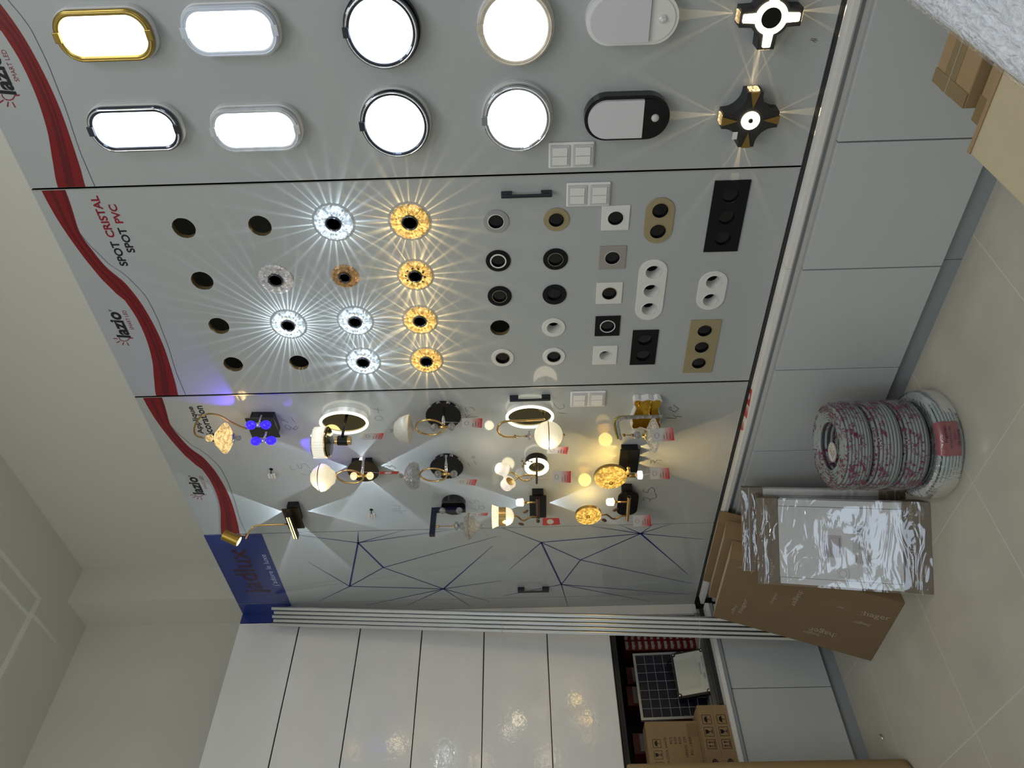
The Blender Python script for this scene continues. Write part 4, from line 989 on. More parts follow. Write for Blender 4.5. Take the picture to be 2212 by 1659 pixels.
# bare connectors
def termb(px,py,label,an):
    f=WF(0,0);p=f.p(px,py,.0); F_=WF(-p[0],p[1]); t=thing('terminal_block',label,'connector',F_)
    MB().lathe([(.008,.0),(.008,.0006)],(.010,.0,0),axis='c',seg=20).build('cable_hole',M_hole,t)
    mb=MB()
    for j in range(3):
        y=-.011+j*.011; mb.box((-.030,y-.0045,.008),(-.004,y+.0045,.018),.002)
    mb.build('connector_body',M_wht,t)
    MB().tube([(.008,0,.001),(.004,0,.012),(-.004,0,.013)],.002,8).build('wire',M_blk,t,smooth=True)
termb(587,1017,'bare white terminal block beside the blue-bulb lamp',0)
termb(803,1104,'bare white terminal block between the bow-based lamp and the blue-lined board',0)

# ------------------------------------------------------------ price tags
def tagmat(name,a,b_):
    if name in MC: return MC[name]
    m=D.materials.new(name); m.use_nodes=True; nt=m.node_tree; b=nt.nodes['Principled BSDF']
    tc=nt.nodes.new('ShaderNodeTexCoord'); sp=nt.nodes.new('ShaderNodeSeparateXYZ'); r=nt.nodes.new('ShaderNodeValToRGB')
    nt.links.new(tc.outputs['Generated'],sp.inputs[0]); nt.links.new(sp.outputs[1],r.inputs[0]); nt.links.new(r.outputs[0],b.inputs['Base Color'])
    r.color_ramp.elements[0].position=.05; r.color_ramp.elements[0].color=(*b_,1); r.color_ramp.elements[1].position=.55; r.color_ramp.elements[1].color=(*a,1)
    b.inputs['Roughness'].default_value=.4; MC[name]=m; return m
M_tag=tagmat('tag_print',(.62,.60,.60),(.62,.03,.03)); M_tag2=tagmat('tag_print_back',(.50,.05,.04),(.50,.05,.04))
def ptag(label,P,c,k,back=False,anchor=None):
    """P: top-left, top-right, bottom-right, bottom-left seen upright, in crop pixels"""
    f=WF(0,0); q=[f.p(*k(*z),c) for z in P]; cx=sum(z[0] for z in q)/4; cy=sum(z[1] for z in q)/4
    F_=WF(-cx,cy); t=thing('price_tag',label,'price tag',F_,'price tags hanging on the wall lamps')
    q=[(z[0]-cx,z[1]-cy) for z in q]
    MB().prism(q,c,c+.0006).build('card',M_tag2 if back else M_tag,t)
    top=((q[0][0]+q[1][0])/2,(q[0][1]+q[1][1])/2); bot=((q[3][0]+q[2][0])/2,(q[3][1]+q[2][1])/2)
    L_=lambda u,v:(q[0][0]*(1-u)*(1-v)+q[1][0]*u*(1-v)+q[2][0]*u*v+q[3][0]*(1-u)*v, q[0][1]*(1-u)*(1-v)+q[1][1]*u*(1-v)+q[2][1]*u*v+q[3][1]*(1-u)*v)
    if back:
        mb=MB(); mb.prism([L_(.5+.36*math.cos(a*PI/12),.45+.20*math.sin(a*PI/12)) for a in range(24)],c+.0007,c+.0009); mb.build('printed_oval',mat('tag_white',(.6,.57,.55),.5),t)
    else:
        mb=MB(); pr=[L_(.5+.2*math.cos(a*PI/8),.24+.10*math.sin(a*PI/8)) for a in range(17)]
        for i in range(16): mb.line(pr[i],pr[i+1],.0012,.0012,c+.0008)
        mb.build('printed_emblem',mat('tag_blue_ink',(.03,.05,.12),.5),t)
        mb=MB()
        for v,u1 in ((.55,.5),(.68,.7),(.82,.6)): mb.line(L_(.12,v),L_(u1,v),.0018,.0018,c+.0008)
        mb.build('printed_lines',mat('tag_dark_ink',(.05,.03,.03),.5),t)
    if anchor:
        a_=f.p(*k(*anchor),c-.01); a_=(a_[0]-cx,a_[1]-cy,a_[2]); m_=((a_[0]+top[0])/2+.006,(a_[1]+top[1])/2-.004,c)
        MB().tube([a_,m_,(top[0],top[1]-.002,c+.001)],.0005,5,smooth=4).build('string',mat('tag_string',(.6,.6,.58),.6),t)
ptag('white-to-red price tag hanging from the drum-shade oval mirror lamp',[(968,950),(1010,852),(1322,850),(1290,950)][0:1]+[(1010,852),(1322,850),(1290,950)],.15,k2,anchor=(800,975))
ptag('price tag hanging beside the tulip-shade ring lamp',[(1305,615),(1315,470),(1638,470),(1630,618)],.115,k3,anchor=(1030,530))
ptag('price tag hanging beside the bowl-shade ring lamp',[(1218,1522),(1255,1425),(1553,1445),(1520,1538)],.10,k3,anchor=(1200,1400))
ptag('red price tag seen from its back, on the bow-based lamp',[(1318,475),(1340,430),(1640,428),(1612,470)],.11,k7,True,anchor=(1080,440))
ptag('price tag on the globe of the hooked-arm lamp, in shadow',[(1040,1325),(1055,1218),(1385,1220),(1365,1332)],.16,k4)
ptag('price tag beside the small round mirror lamp',[(1590,945),(1592,715),(1965,715),(1962,945)],.08,K(1020,940,.1085),anchor=(1250,870))
ptag('price tag edge-on beside the black L-arm lamp',[(1125,985),(1160,938),(1432,942),(1415,988)],.165,k8,anchor=(1120,1010))
ptag('bright red price tag seen from its back, beside the glowing dome lamp',[(1310*.8,1650)]+[(0,0)]*3 if False else [(1172,1135),(1172,1119),(1208,1119),(1210,1133)],.12,lambda x,y:(x,y),True,anchor=(1160,1120))
ptag('price tag covering the shade of the gold cloud lamp',[(1245,1000),(1228,790),(1575,757),(1600,965)],.19,k5)
ptag('price tag hanging by the large amber disc lamp',[(1508,700),(1498,512),(1805,518),(1820,697)],.06,k6,anchor=(1380,640))
ptag('price tag hanging beside the oval-plated amber lamp',[(1240,1458),(1225,1278),(1508,1268),(1525,1445)],.09,k6,anchor=(1150,1340))
# tags lying on the worktop
FZ=Fr((0,0,0),(1,0,0),(0,1,0))
for lbl,P in (('red price tag with white round emblem lying on the worktop',[(485,118),(506,150),(484,278),(462,240)]),('white and red price tag in the middle of the three lying on the worktop',[(456,262),(482,280),(466,366),(438,330)]),('red and white price tag lying on the worktop nearest the cartons',[(432,362),(446,400),(440,452),(411,450)])):
    q=[FZ.p(1480+x*.2857,800+y*.2857,.5912)[:2] for x,y in P]; cx=sum(z[0] for z in q)/4; cy=sum(z[1] for z in q)/4
    t=thing('price_tag',lbl,'price tag',Fr((cx,cy,.5911),(1,0,0),(0,1,0)),'price tags lying on the worktop')
    q=[(x-cx,y-cy) for x,y in q]
    MB().prism(q,0,.0006).build('card',tagmat('tag_flat',(.55,.10,.07),(.62,.50,.45)) if 'emblem' not in lbl else M_tag2,t)
    if 'emblem' in lbl: MB().prism(circ(0,0.0,.012,20,.8,1.3),.0007,.0009).build('printed_emblem',mat('tag_white',(.6,.57,.55),.5),t)

# ------------------------------------------------------------ back wall flap cabinets and niche
ZS=[2.973,2.655,2.334,2.0145,1.696,1.3766,1.058]; X0,X1=1.24,2.093
t=thing('tall_cabinet','tall glossy white cabinet on the back wall with six wide flap doors','cabinet',BF(X0,1.058,3.54)); w=X1-X0
MB().box((0,0,-.46),(w,2.972-1.058,-.022)).build('carcass',M_dgrey,t)
for i in range(6):
    z1,z0=ZS[i]-1.058,ZS[i+1]-1.058
    d=MB().box((0,z0+.006,-.018),(w-.001,z1-.0005,0),.001).build('flap_door',M_cab,t)
    MB().box((0,z0+.0042,-.0175),(w-.001,z0+.0062,.0004)).build('edge_trim',M_alu,d)
struct('trim_4',MB().box((2.0945,3.54,.60),(2.149,3.558,2.70)),M_wht)
o=MB().box((2.0945,3.539,2.7005),(2.149,3.557,2.972)).build('blue_corner_board',M_blue); tag(o,'blue corner strip between the blue-topped board and the flap cabinet','panel')
# niche
M_nic=mat('niche_shade',(.035,.036,.042),.7)  # dark grey colour stands in for the shade inside the niche
t=thing('open_niche','dark open niche below the flap doors, holding cartons and a solar panel','shelf',BF(0,0,3.54))
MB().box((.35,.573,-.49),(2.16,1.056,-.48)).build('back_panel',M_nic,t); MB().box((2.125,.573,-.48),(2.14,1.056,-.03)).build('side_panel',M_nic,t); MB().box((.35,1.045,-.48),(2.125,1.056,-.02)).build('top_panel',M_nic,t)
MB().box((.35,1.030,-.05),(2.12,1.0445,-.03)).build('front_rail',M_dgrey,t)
MB().box((1.60,.5735,-.47),(2.12,.5990,-.003)).build('floor_board',mat('niche_floor',(.40,.41,.42),.5),t)
# aluminium profile edge of the niche floor
MB().box((1.60,.5955,.0),(2.09,.6165,.012)).build('edge_profile',M_alu,t)
# red cartons
M_rc=mat('carton_red',(.10,.004,.008),.4); M_rw=mat('carton_white_print',(.26,.25,.26),.4)
def redbox(w,h,d,label,group,loc):
    t=thing('lamp_carton',label,'carton',Fr(loc,(1,0,0),(0,0,1)),group)
    MB().box((0,0,-d),(w,h,0),.0008).build('box',M_rc,t)
    MB().prism([(w*.12,h*.55),(w*.45,h*.35),(w*.62,h*.5),(w*.95,h*.45),(w*.97,h*.92),(w*.12,h*.92)],.0002,.0006).build('printed_patch',M_rw,t)
    MB().prism(circ(w*.30,h*.36,h*.16,14),.0007,.0009).build('printed_dot',M_rc,t); return t
proto=redbox(.052,.0332,.12,'small red and white lamp carton in the two stacks beside the solar panel','small red and white lamp cartons in two stacks',(2.036,3.70,.5995))
for col in range(2):
    for r_ in range(11):
        if col==0 and r_==0: continue
        c=proto.copy(); COL.objects.link(c); c.matrix_world=proto.matrix_world.copy(); c.location=(2.036-.0535*col,3.70,.5995+.0337*r_)
        for ch in list(proto.children):
            d=ch.copy(); COL.objects.link(d); d.parent=c
redbox(.10,.382,.10,'tall red and white carton in the middle of three behind the solar panel','red and white cartons behind the solar panel',(1.725,3.77,.5995))
redbox(.098,.405,.10,'tall red and white carton behind the solar panel, nearest the kraft roll','red and white cartons behind the solar panel',(1.490,3.77,.5740))
redbox(.090,.37,.10,'tall red and white carton behind the solar panel, nearest the small carton stacks','red and white cartons behind the solar panel',(1.840,3.775,.5995))
# solar panel
F_=Fr((1.604,3.650,.6000),(1,0,0),(0,.04,1)); t=thing('solar_panel','small foil-wrapped solar panel with aluminium frame leaning in the niche','solar panel',F_)
W_,H_=.342,.342
MB().prism(rect(0,0,W_,H_),-.02,.0,[rect(.012,.012,W_-.012,H_-.012)]).build('frame',M_alu,t)
MB().box((.012,.012,-.015),(W_-.012,H_-.012,-.006)).build('cells',mat('solar_cells',(.006,.008,.02),.12,spec=.5,bump=(170,1.0)),t)
mb=MB()
for i in range(1,7): x=.012+(W_-.024)*i/7; mb.box((x-.0008,.012,-.0058),(x+.0008,H_-.012,-.0053))
for i in range(1,7): y=.012+(H_-.024)*i/7; mb.box((.012,y-.0008,-.0058),(W_-.012,y+.0008,-.0053))
mb.build('cell_grid',mat('cell_grid',(.35,.37,.4),.4),t)
# flood light
F_=Fr((1.683,3.562,.6015),(1,-.02,.0),(-.045,.060,.155)); t=thing('flood_light','black flood light with pale glass leaning on the solar panel','flood light',F_)
w_,h_=.230,.166
MB().prism(stad(w_/2,h_/2,w_,h_,6,rad=.014),-.022,0).build('housing',M_blk,t,bev=.003)
MB().box((.010,.008,.0005),(w_-.010,h_-.010,.003)).build('glass',mat('flood_glass',(.50,.54,.50),.25),t)
MB().box((.035,.045,.0032),(w_-.035,h_-.022,.0040)).build('reflector',mat('flood_reflector',(.52,.53,.46),.35,bump=(220,.6)),t)
mb=MB()
for i in range(9):
    for j in range(5):
        cx,cy=.045+i*.0168,.053+j*.021; pr=[(cx+.006*math.cos(a*PI/3),cy+.008*math.sin(a*PI/3)) for a in range(7)]
        for a in range(6): mb.line(pr[a],pr[a+1],.0009,.0009,.0042)
mb.build('lens_grid',mat('flood_lens_line',(.30,.33,.30),.5),t)
for x in (.012,w_-.012):
    for y in (.012,h_-.012): 
        b_=MB().lathe([(.010,0),(.010,.006)],(x,y,0),axis='c',seg=16).build('corner_boss',M_blk,t); MB().lathe([(.0035,.006),(.0035,.0072)],(x,y,0),axis='c',seg=12).build('screw',M_alu,b_)
text('6500K',t,.10,.030,.06,.008,mat('flood_print',(.10,.13,.12),.5),c=.0034); text('LEED',t,.075,.014,.03,.009,M_ink,c=.0034); text('Smart Living',t,.13,.013,.06,.007,M_ink,c=.0034)
MB().tube([(w_*.95,h_*.55,-.025),(w_*1.05,h_*.8,-.02),(w_*.9,h_*1.15,-.022),(w_*.6,h_*1.12,-.025)],.004,8,smooth=4).build('lead',M_blk,t,smooth=True)
# brown cartons on the ledge
def icons(t,x0,y0,s,dx,dy,c,n=3):
    mb=MB(); lw=s*.05
    for i in range(n):
        x,y=x0+dx*i,y0+dy*i; R_=rect(x,y,x+s,y+s)
        for a in range(4): mb.line(R_[a],R_[(a+1)%4],lw,lw,c)
        cx=x+s/2
        if i==0: # umbrella
            mb.prism([(cx+s*.36*math.cos(a*PI/10),y+s*.45+s*.34*math.sin(a*PI/10)) for a in range(11)],c,c+.0001); mb.line((cx,y+s*.45),(cx,y+s*.15),lw*1.3,lw*1.3,c)
        elif i==1: # glass
            mb.prism([(cx-s*.25,y+s*.88),(cx+s*.25,y+s*.88),(cx+s*.18,y+s*.55),(cx,y+s*.45),(cx-s*.18,y+s*.55)],c,c+.0001); mb.line((cx,y+s*.5),(cx,y+s*.18),lw*1.4,lw*1.4,c); mb.line((cx-s*.2,y+s*.16),(cx+s*.2,y+s*.16),lw*1.6,lw*1.6,c)
        else:
            for u in (-.2,.2):
                mb.line((cx+u*s,y+s*.25),(cx+u*s,y+s*.65),lw*1.3,lw*1.3,c); mb.prism([(cx+(u-.12)*s,y+s*.62),(cx+(u+.12)*s,y+s*.62),(cx+u*s,y+s*.85)],c,c+.0001)
            mb.line((cx-s*.35,y+s*.14),(cx+s*.35,y+s*.14),lw*1.6,lw*1.6,c)
    return mb.build('handling_symbols',M_ink,t)
for j,(z0,lbl) in enumerate(((.5735,'flat brown carton with handling symbols, the lower of the pair on the ledge'),(.6405,'flat brown carton with handling symbols, the upper of the pair on the ledge'))):
    F_=Fr((1.24,3.47,z0),(1,0,0),(0,0,1)); t=thing('carton',lbl,'carton',F_,'flat cartons stacked on the niche ledge')
    MB().box((0,.0,-.14),(.343,.0665,0),.001).build('box',M_card,t)
    if j==0: pass
    icons(t,.257,.0135,.040,-.055,0,.0006)
    MB().prism(circ(.085,.032,.013,24,1.5,1.1),.0004,.0006).build('printed_logo',M_ink,t); text('PZU',t,.072,.023,.026,.017,M_card,c=.0008)
    mb=MB(); R_=rect(.028,.018,.055,.045)
    for a in range(4): mb.line(R_[a],R_[(a+1)%4],.002,.002,.0006)
    mb.build('printed_square',M_ink,t)
F_=Fr((1.17,3.54,.7075),(1,0,0),(0,0,1)); t=thing('carton','brown carton with cool white lamp print on top of the flat pair','carton',F_)
MB().box((0,0,-.10),(.373,.238,0),.0015).build('box',M_card,t)
icons(t,.255,.178,.036,-.050,0,.0006)
for s_,y,w_ in (('HIGH COOL WHITE',.150,.14),('PCS',.125,.03),('KGS',.105,.03),('KGS',.085,.03),('129X75  CM',.062,.09),('PC /300',.038,.08)): text(s_,t,.300-w_,y,w_,.011,M_ink)
MB().box((.30,.0,.0004),(.36,.05,.0007)).build('clear_tape',mat('clear_tape',(.24,.17,.09),.15),t)

# ------------------------------------------------------------ aluminium profile bundle
tp=Vector((2.078,3.447,2.80)); bt=Vector((1.815,3.25,.004)); ax=(tp-bt).normalized(); L_=(tp-bt).length
side=Vector((.673,-.739,0)); side=(side-ax*side.dot(ax)).normalized()
pos=['farthest from the blue-lined board','second farthest from the blue-lined board','middle','second nearest the blue-lined board','nearest the blue-lined board']
for i in range(5):
    O=bt+side*((i-2.5)*.0205); F_=Fr(O,side,ax); F_.O=O
    t=thing('aluminium_profile','aluminium profile of the leaning bundle of five, '+pos[i],'profile',F_,'aluminium profiles in the leaning bundle')
    dz=(.0,.012,.006,.016,.003)[i]
    sec=[(0,0),(.0195,0),(.0195,.004),(.0185,.010),(.0150,.013),(.0045,.013),(.001,.010),(0,.004)]
    z1=L_-dz-.02
    vs=[(x,0,c-.006) for x,c in sec]+[(x,z1,c-.006) for x,c in sec]; n=len(sec)
    mb=MB(); mb._add(vs,[(a,(a+1)%n,n+(a+1)%n,n+a) for a in range(n)]+[tuple(range(n)),tuple(range(n,2*n))[::-1]])
    o=mb.build('profile',mat('brushed_aluminium',(.50,.52,.55),.30,metal=1),t)
    MB().box((.0042,.002,.0072),(.0155,z1-.001,.0080)).build('raised_web',M_alu,t)
tiem=mat('cable_tie',(.62,.62,.58),.4)
for zz,lbl in ((1.60,'thin white cable tie around the middle of the aluminium bundle'),(.66,'thin white cable tie around the lower part of the aluminium bundle')):
    s_=(zz-bt.z)/(tp.z-bt.z); O=bt+(tp-bt)*s_; F_=Fr(O,side,ax)
    t=thing('cable_tie',lbl,'cable tie',F_)
    a0,a1=-.0525,.0515
    MB().tube([(a0,-.002,-.008),(a0,0,.0085),(0,.0,.0092),(a1,.002,.0085),(a1,0,-.008),(0,0,-.0085)],.0009,6,True).tube([(a0+.02,.001,.0095),(a0-.02,.004,.014),(a0-.045,.006,.016)][::1],.0008,6).build('strap',tiem,t)

# ------------------------------------------------------------ wrapped enclosures and cartons
M_enc=mat('enclosure_white',(.70,.72,.74),.25); M_encl=mat('enclosure_seam',(.08,.08,.09),.6); M_hb=mat('hager_card',(.17,.125,.085),.6,noise=(30,.15)); M_wtape=mat('white_strap',(.45,.44,.42),.5)
def film(name,rough=.08,op=.10,sc=9,st=1.0):
    if name in MC: return MC[name]
    m=D.materials.new(name); m.use_nodes=True; nt=m.node_tree; N=nt.nodes; L=nt.links; N.clear()
    o=N.new('ShaderNodeOutputMaterial'); tr=N.new('ShaderNodeBsdfTransparent'); g=N.new('ShaderNodeBsdfGlossy')
    g.inputs['Color'].default_value=(.9,.92,.95,1); g.inputs['Roughness'].default_value=rough
    tc=N.new('ShaderNodeTexCoord'); mp=N.new('ShaderNodeMapping'); mp.inputs['Scale'].default_value=(1,2.6,1); mp.inputs['Rotation'].default_value=(0,0,.35)
    n=N.new('ShaderNodeTexNoise'); n.inputs['Scale'].default_value=sc; n.inputs['Detail'].default_value=2.5; n.inputs['Distortion'].default_value=1.2
    L.new(tc.outputs['Object'],mp.inputs[0]); L.new(mp.outputs[0],n.inputs['Vector'])
    bp=N.new('ShaderNodeBump'); bp.inputs['Strength'].default_value=st; bp.inputs['Distance'].default_value=.012; L.new(n.outputs[0],bp.inputs['Height']); L.new(bp.outputs[0],g.inputs['Normal'])
    fr=N.new('ShaderNodeFresnel'); fr.inputs[0].default_value=1.5; L.new(bp.outputs[0],fr.inputs[1])
    ad=N.new('ShaderNodeMath'); ad.operation='MULTIPLY_ADD'; ad.inputs[1].default_value=.85; ad.inputs[2].default_value=op; L.new(fr.outputs[0],ad.inputs[0])
    mx=N.new('ShaderNodeMixShader'); L.new(ad.outputs[0],mx.inputs[0]); L.new(tr.outputs[0],mx.inputs[1]); L.new(g.outputs[0],mx.inputs[2]); L.new(mx.outputs[0],o.inputs[0])
    MC[name]=m; return m
def enclosure(F_,label,full=True):
    w,h,d=.334,.607,.070; t=thing('wrapped_enclosure',label,'electrical enclosure',F_)
    MB().box((.004,.04,-d+.004),(w-.004,h-.04,-.002)).build('cabinet',M_enc,t)
    MB().box((.030,.09,-.0019),(w-.030,h-.075,.0006)).build('cabinet_door',M_enc,t)
    MB().box((.0285,.09,-.0018),(.0300,h-.075,.0002)).box((w-.030,.09,-.0018),(w-.0285,h-.075,.0002)).build('door_gap',M_encl,t)
    MB().box((0,0,-d),(w,.094,.0025),.003).build('bottom_cap',M_hb,t); MB().box((0,h-.082,-d),(w,h,.0025),.003).build('top_cap',M_hb,t)
    MB().box((.004,h+.0003,-d+.004),(w-.004,h+.0008,.001)).build('top_edge',M_card,t)
    MB().box((-.0006,.034,.0026),(w+.0006,.038,.0034)).build('strap',M_wtape,t); MB().box((-.0006,h-.030,.0026),(w+.0006,h-.0265,.0034)).build('strap',M_wtape,t)
    for s_,a,b,w_,h_,an in ((':hager',.165,.055,.09,.020,PI),(':hager',.30,.055,.075,.018,0),(':hager',.27,.018,.05,.012,0),(':hager',.06,.020,.05,.012,0),(':hager',.03,h-.06,.07,.018,0),(':hager',.25,h-.045,.06,.014,0)):
        if an: text(s_,t,a,b+h_,w_,h_,M_cprint,c=.0032,ang=PI)
        else: text(s_,t,min(a,w-w_-.01),b,w_,h_,M_cprint,c=.0032)
    # sticker and label
    MB().box((.115,.300,.0008),(.200,.368,.0012)).build('sticker',mat('sticker_grey',(.55,.50,.56),.5),t)
    text(':hager',t,.119,.352,.026,.009,mat('hager_blue',(.02,.08,.5),.5),c=.0014)
    mb=MB()
    for i in range(9): mb.box((.172+.0025*i,.354,.0013),(.173+.0025*i,.364,.0014))
    for i in range(14): mb.box((.150+.003*i,.304,.0013),(.1515+.003*i,.311,.0014))
    for i in range(4): mb.box((.120,.345-.006*i,.0013),(.155,.346-.006*i,.0014))
    mb.build('barcode',M_ink,t); text('VU36NW',t,.119,.302,.022,.006,M_ink,c=.0014)
    MB().box((.095,.200,.0008),(.245,.262,.0011)).build('label',mat('label_white',(.62,.63,.64),.4),t)
    text(':hager',t,.098,.246,.034,.013,M_ink,c=.0013); text('VU36NW',t,.098,.203,.034,.009,M_ink,c=.0013)
    mb=MB()
    for i in range(10): mb.box((.203+.0036*i,.228,.0012),(.205+.0036*i,.246,.0013))
    for i in range(8): mb.box((.212+.0032*i,.250,.0012),(.2135+.0032*i,.260,.0013))
    for i in range(4): mb.box((.098,.238-.006*i,.0012),(.13+.005*i,.239-.006*i,.0013)); mb.box((.150,.240-.005*i,.0012),(.180,.241-.005*i,.0013))
    mb.build('barcode',M_ink,t)
    lk=MB().box((.040,.278,.0008),(.075,.318,.003),.002).build('lock_plate',M_enc,t); MB().lathe([(.0125,.003),(.0125,.0045)],(.057,.299,0),axis='c',seg=28).build('lock',M_wht,lk); MB().prism(circ(.057,.299,.0135,28),.0031,.0034,[circ(.057,.299,.0127,28)]).build('lock_gap',M_encl,lk)
    # stretch film
    mb=MB(); nx,ny=24,40; vs=[]; 
    for j in range(ny+1):
        for i in range(nx+1):
            u,v=i/nx,j/ny; zz=.0055+.0035*max(0,math.sin(9*v+5*u+2*math.sin(6*u)))*(math.sin(PI*u)*math.sin(PI*v))**.5+random.uniform(0,.0004)
            vs.append((-.002+(w+.004)*u,-.0+(h+.001)*v,zz))
    mb._add(vs,[(j*(nx+1)+i,j*(nx+1)+i+1,(j+1)*(nx+1)+i+1,(j+1)*(nx+1)+i) for j in range(ny) for i in range(nx)])
    mb.build('stretch_film',film('stretch_film',.06,.05,6,.28),t,smooth=True)
    return t
BL=Vector((1.509,2.460,0)); A_=Vector((.231,-.241,0)); B_=Vector((1.673,2.633,.555))-BL
F_=Fr(BL,A_,B_); enclosure(F_,'front white wrapped enclosure with brown end caps leaning on the cartons')
BLm=Vector((1.640,2.610,0)); B2=Vector((1.821,2.605,.587)); TR2=Vector((2.051,2.363,.584)); A2=(TR2-B2)
# back enclosure: lower edge found from its visible lower right corner
BR2=Vector((1.888,2.325,0)); BL2=BR2-A2.normalized()*.334
up2=(Vector((2.035,2.380,.588))-BR2); F2=Fr(BL2,A2,up2); enclosure(F2,'rear white wrapped enclosure half hidden behind the front one and the cables')
# three leaning cartons
def carton(F_,label,w,h,d,prints,grp):
    t=thing('flat_carton',label,'carton',F_,grp)
    MB().box((0,0,-d),(w,h-.0006,0),.002).build('box',M_cardd,t)
    MB().box((w-.0004,.002,-d+.004),(w+.0008,h-.004,-.003)).build('side_flap',M_card,t)
    MB().box((.003,h-.0005,-d+.006),(w-.003,h+.0006,-.004)).build('top_flap',M_cardl,t)
    for s_,a,b,w_,h_,an in prints: text(s_,t,a,b,w_,h_,M_cprint,c=.0006,ang=an,name='carton_print')
    mb=MB()
    for i in range(70):
        x,y=random.uniform(.01,w-.03),random.uniform(.01,h-.03)
        x,y=round(x/.016)*.016,round(y/.016)*.016; R_=rect(x,y,x+.0135,y+.0135)
        for a in range(4): mb.line(R_[a],R_[(a+1)%4],.0005,.0005,.0004)
    mb.build('printed_squares',mat('faint_print',(.25,.19,.12),.8),t)
    return t
bl=Vector((1.602,3.125,.002)); up=Vector((1.83,3.125,.634))-bl; FB=Fr(bl,(0,-1,0),up)
hp=lambda x,y:FB.p(1500+x*.2351,1050+y*.2351)
PRN=[]
for s_,P,Q,hh in ((':hager',(1525,1195),(1790,1250),.024),(':hager',(1315,1345),(1065,1280),.026),(':hager',(1625,1265),(1455,1225),.014),(':hager',(1160,1350),(995,1315),.016),(':hager',(440,1180),(505,1050),.016),(':hager',(950,950),(870,1095),.018),(':hager',(725,1085),(775,990),.012),(':hager',(365,1085),(325,1170),.012),(':hager',(560,770),(415,720),.016),(':hager',(1385,1115),(1310,1095),.010)):
    p_,q_=hp(*P),hp(*Q); d=Vector(q_[:2])-Vector(p_[:2]); PRN.append((s_,p_[0],p_[1],d.length,hh*(1.75 if abs(d.y)>abs(d.x) else 1.5),math.atan2(d.y,d.x)))
t=carton(FB,'large brown printed carton in front of the three leaning cartons',.457,.671,.097,PRN,'brown printed cartons leaning by the corner')
text('!',t,.0,.0,.001,.001,M_cprint) if False else None
F_=Fr(bl+Vector((.105,.0,0)),(0,-1,0),up); carton(F_,'middle brown printed carton of the three leaning ones',.455,.671,.096,[(':hager',.03,.60,.06,.014,0)],'brown printed cartons leaning by the corner')
F_=Fr(bl+Vector((.2085,.03,0)),(0,-1,0),up); carton(F_,'rearmost brown printed carton leaning against the worktop',.455,.671,.068,[(':hager',.03,.60,.06,.014,0)],'brown printed cartons leaning by the corner')

# ------------------------------------------------------------ cable coils
def printfilm():
    if 'coil_film' in MC: return MC['coil_film']
    m=D.materials.new('coil_film'); m.use_nodes=True; nt=m.node_tree; N=nt.nodes; L=nt.links; N.clear()
    o=N.new('ShaderNodeOutputMaterial'); tr=N.new('ShaderNodeBsdfTransparent'); g=N.new('ShaderNodeBsdfPrincipled'); g.inputs['Roughness'].default_value=.15; g.inputs['Specular IOR Level'].default_value=.9
    tc=N.new('ShaderNodeTexCoord'); n=N.new('ShaderNodeTexNoise'); n.inputs['Scale'].default_value=24; n.inputs['Detail'].default_value=2; n.inputs['Distortion'].default_value=2.2; L.new(tc.outputs['Object'],n.inputs['Vector'])
    a=N.new('ShaderNodeMath'); a.operation='SUBTRACT'; a.inputs[1].default_value=.53; L.new(n.outputs[0],a.inputs[0])
    b=N.new('ShaderNodeMath'); b.operation='ABSOLUTE'; L.new(a.outputs[0],b.inputs[0]); c=N.new('ShaderNodeMath'); c.operation='LESS_THAN'; c.inputs[1].default_value=.034; L.new(b.outputs[0],c.inputs[0])
    n2=N.new('ShaderNodeTexNoise'); n2.inputs['Scale'].default_value=13; L.new(tc.outputs['Object'],n2.inputs['Vector']); e=N.new('ShaderNodeMath'); e.operation='GREATER_THAN'; e.inputs[1].default_value=.44; L.new(n2.outputs[0],e.inputs[0])
    f=N.new('ShaderNodeMath'); f.operation='MULTIPLY'; L.new(c.outputs[0],f.inputs[0]); L.new(e.outputs[0],f.inputs[1])
    mc=N.new('ShaderNodeMixRGB'); mc.inputs[1].default_value=(.75,.75,.77,1); mc.inputs[2].default_value=(.16,.006,.065,1); L.new(f.outputs[0],mc.inputs[0]); L.new(mc.outputs[0],g.inputs['Base Color'])
    bp=N.new('ShaderNodeBump'); bp.inputs['Strength'].default_value=1; bp.inputs['Distance'].default_value=.004; L.new(n.outputs[0],bp.inputs['Height']); L.new(bp.outputs[0],g.inputs['Normal'])
    fa=N.new('ShaderNodeMath'); fa.operation='MULTIPLY_ADD'; fa.inputs[1].default_value=.92; fa.inputs[2].default_value=.05; L.new(f.outputs[0],fa.inputs[0])
    mx=N.new('ShaderNodeMixShader'); L.new(fa.outputs[0],mx.inputs[0]); L.new(tr.outputs[0],mx.inputs[1]); L.new(g.outputs[0],mx.inputs[2]); L.new(mx.outputs[0],o.inputs[0]); MC['coil_film']=m; return m
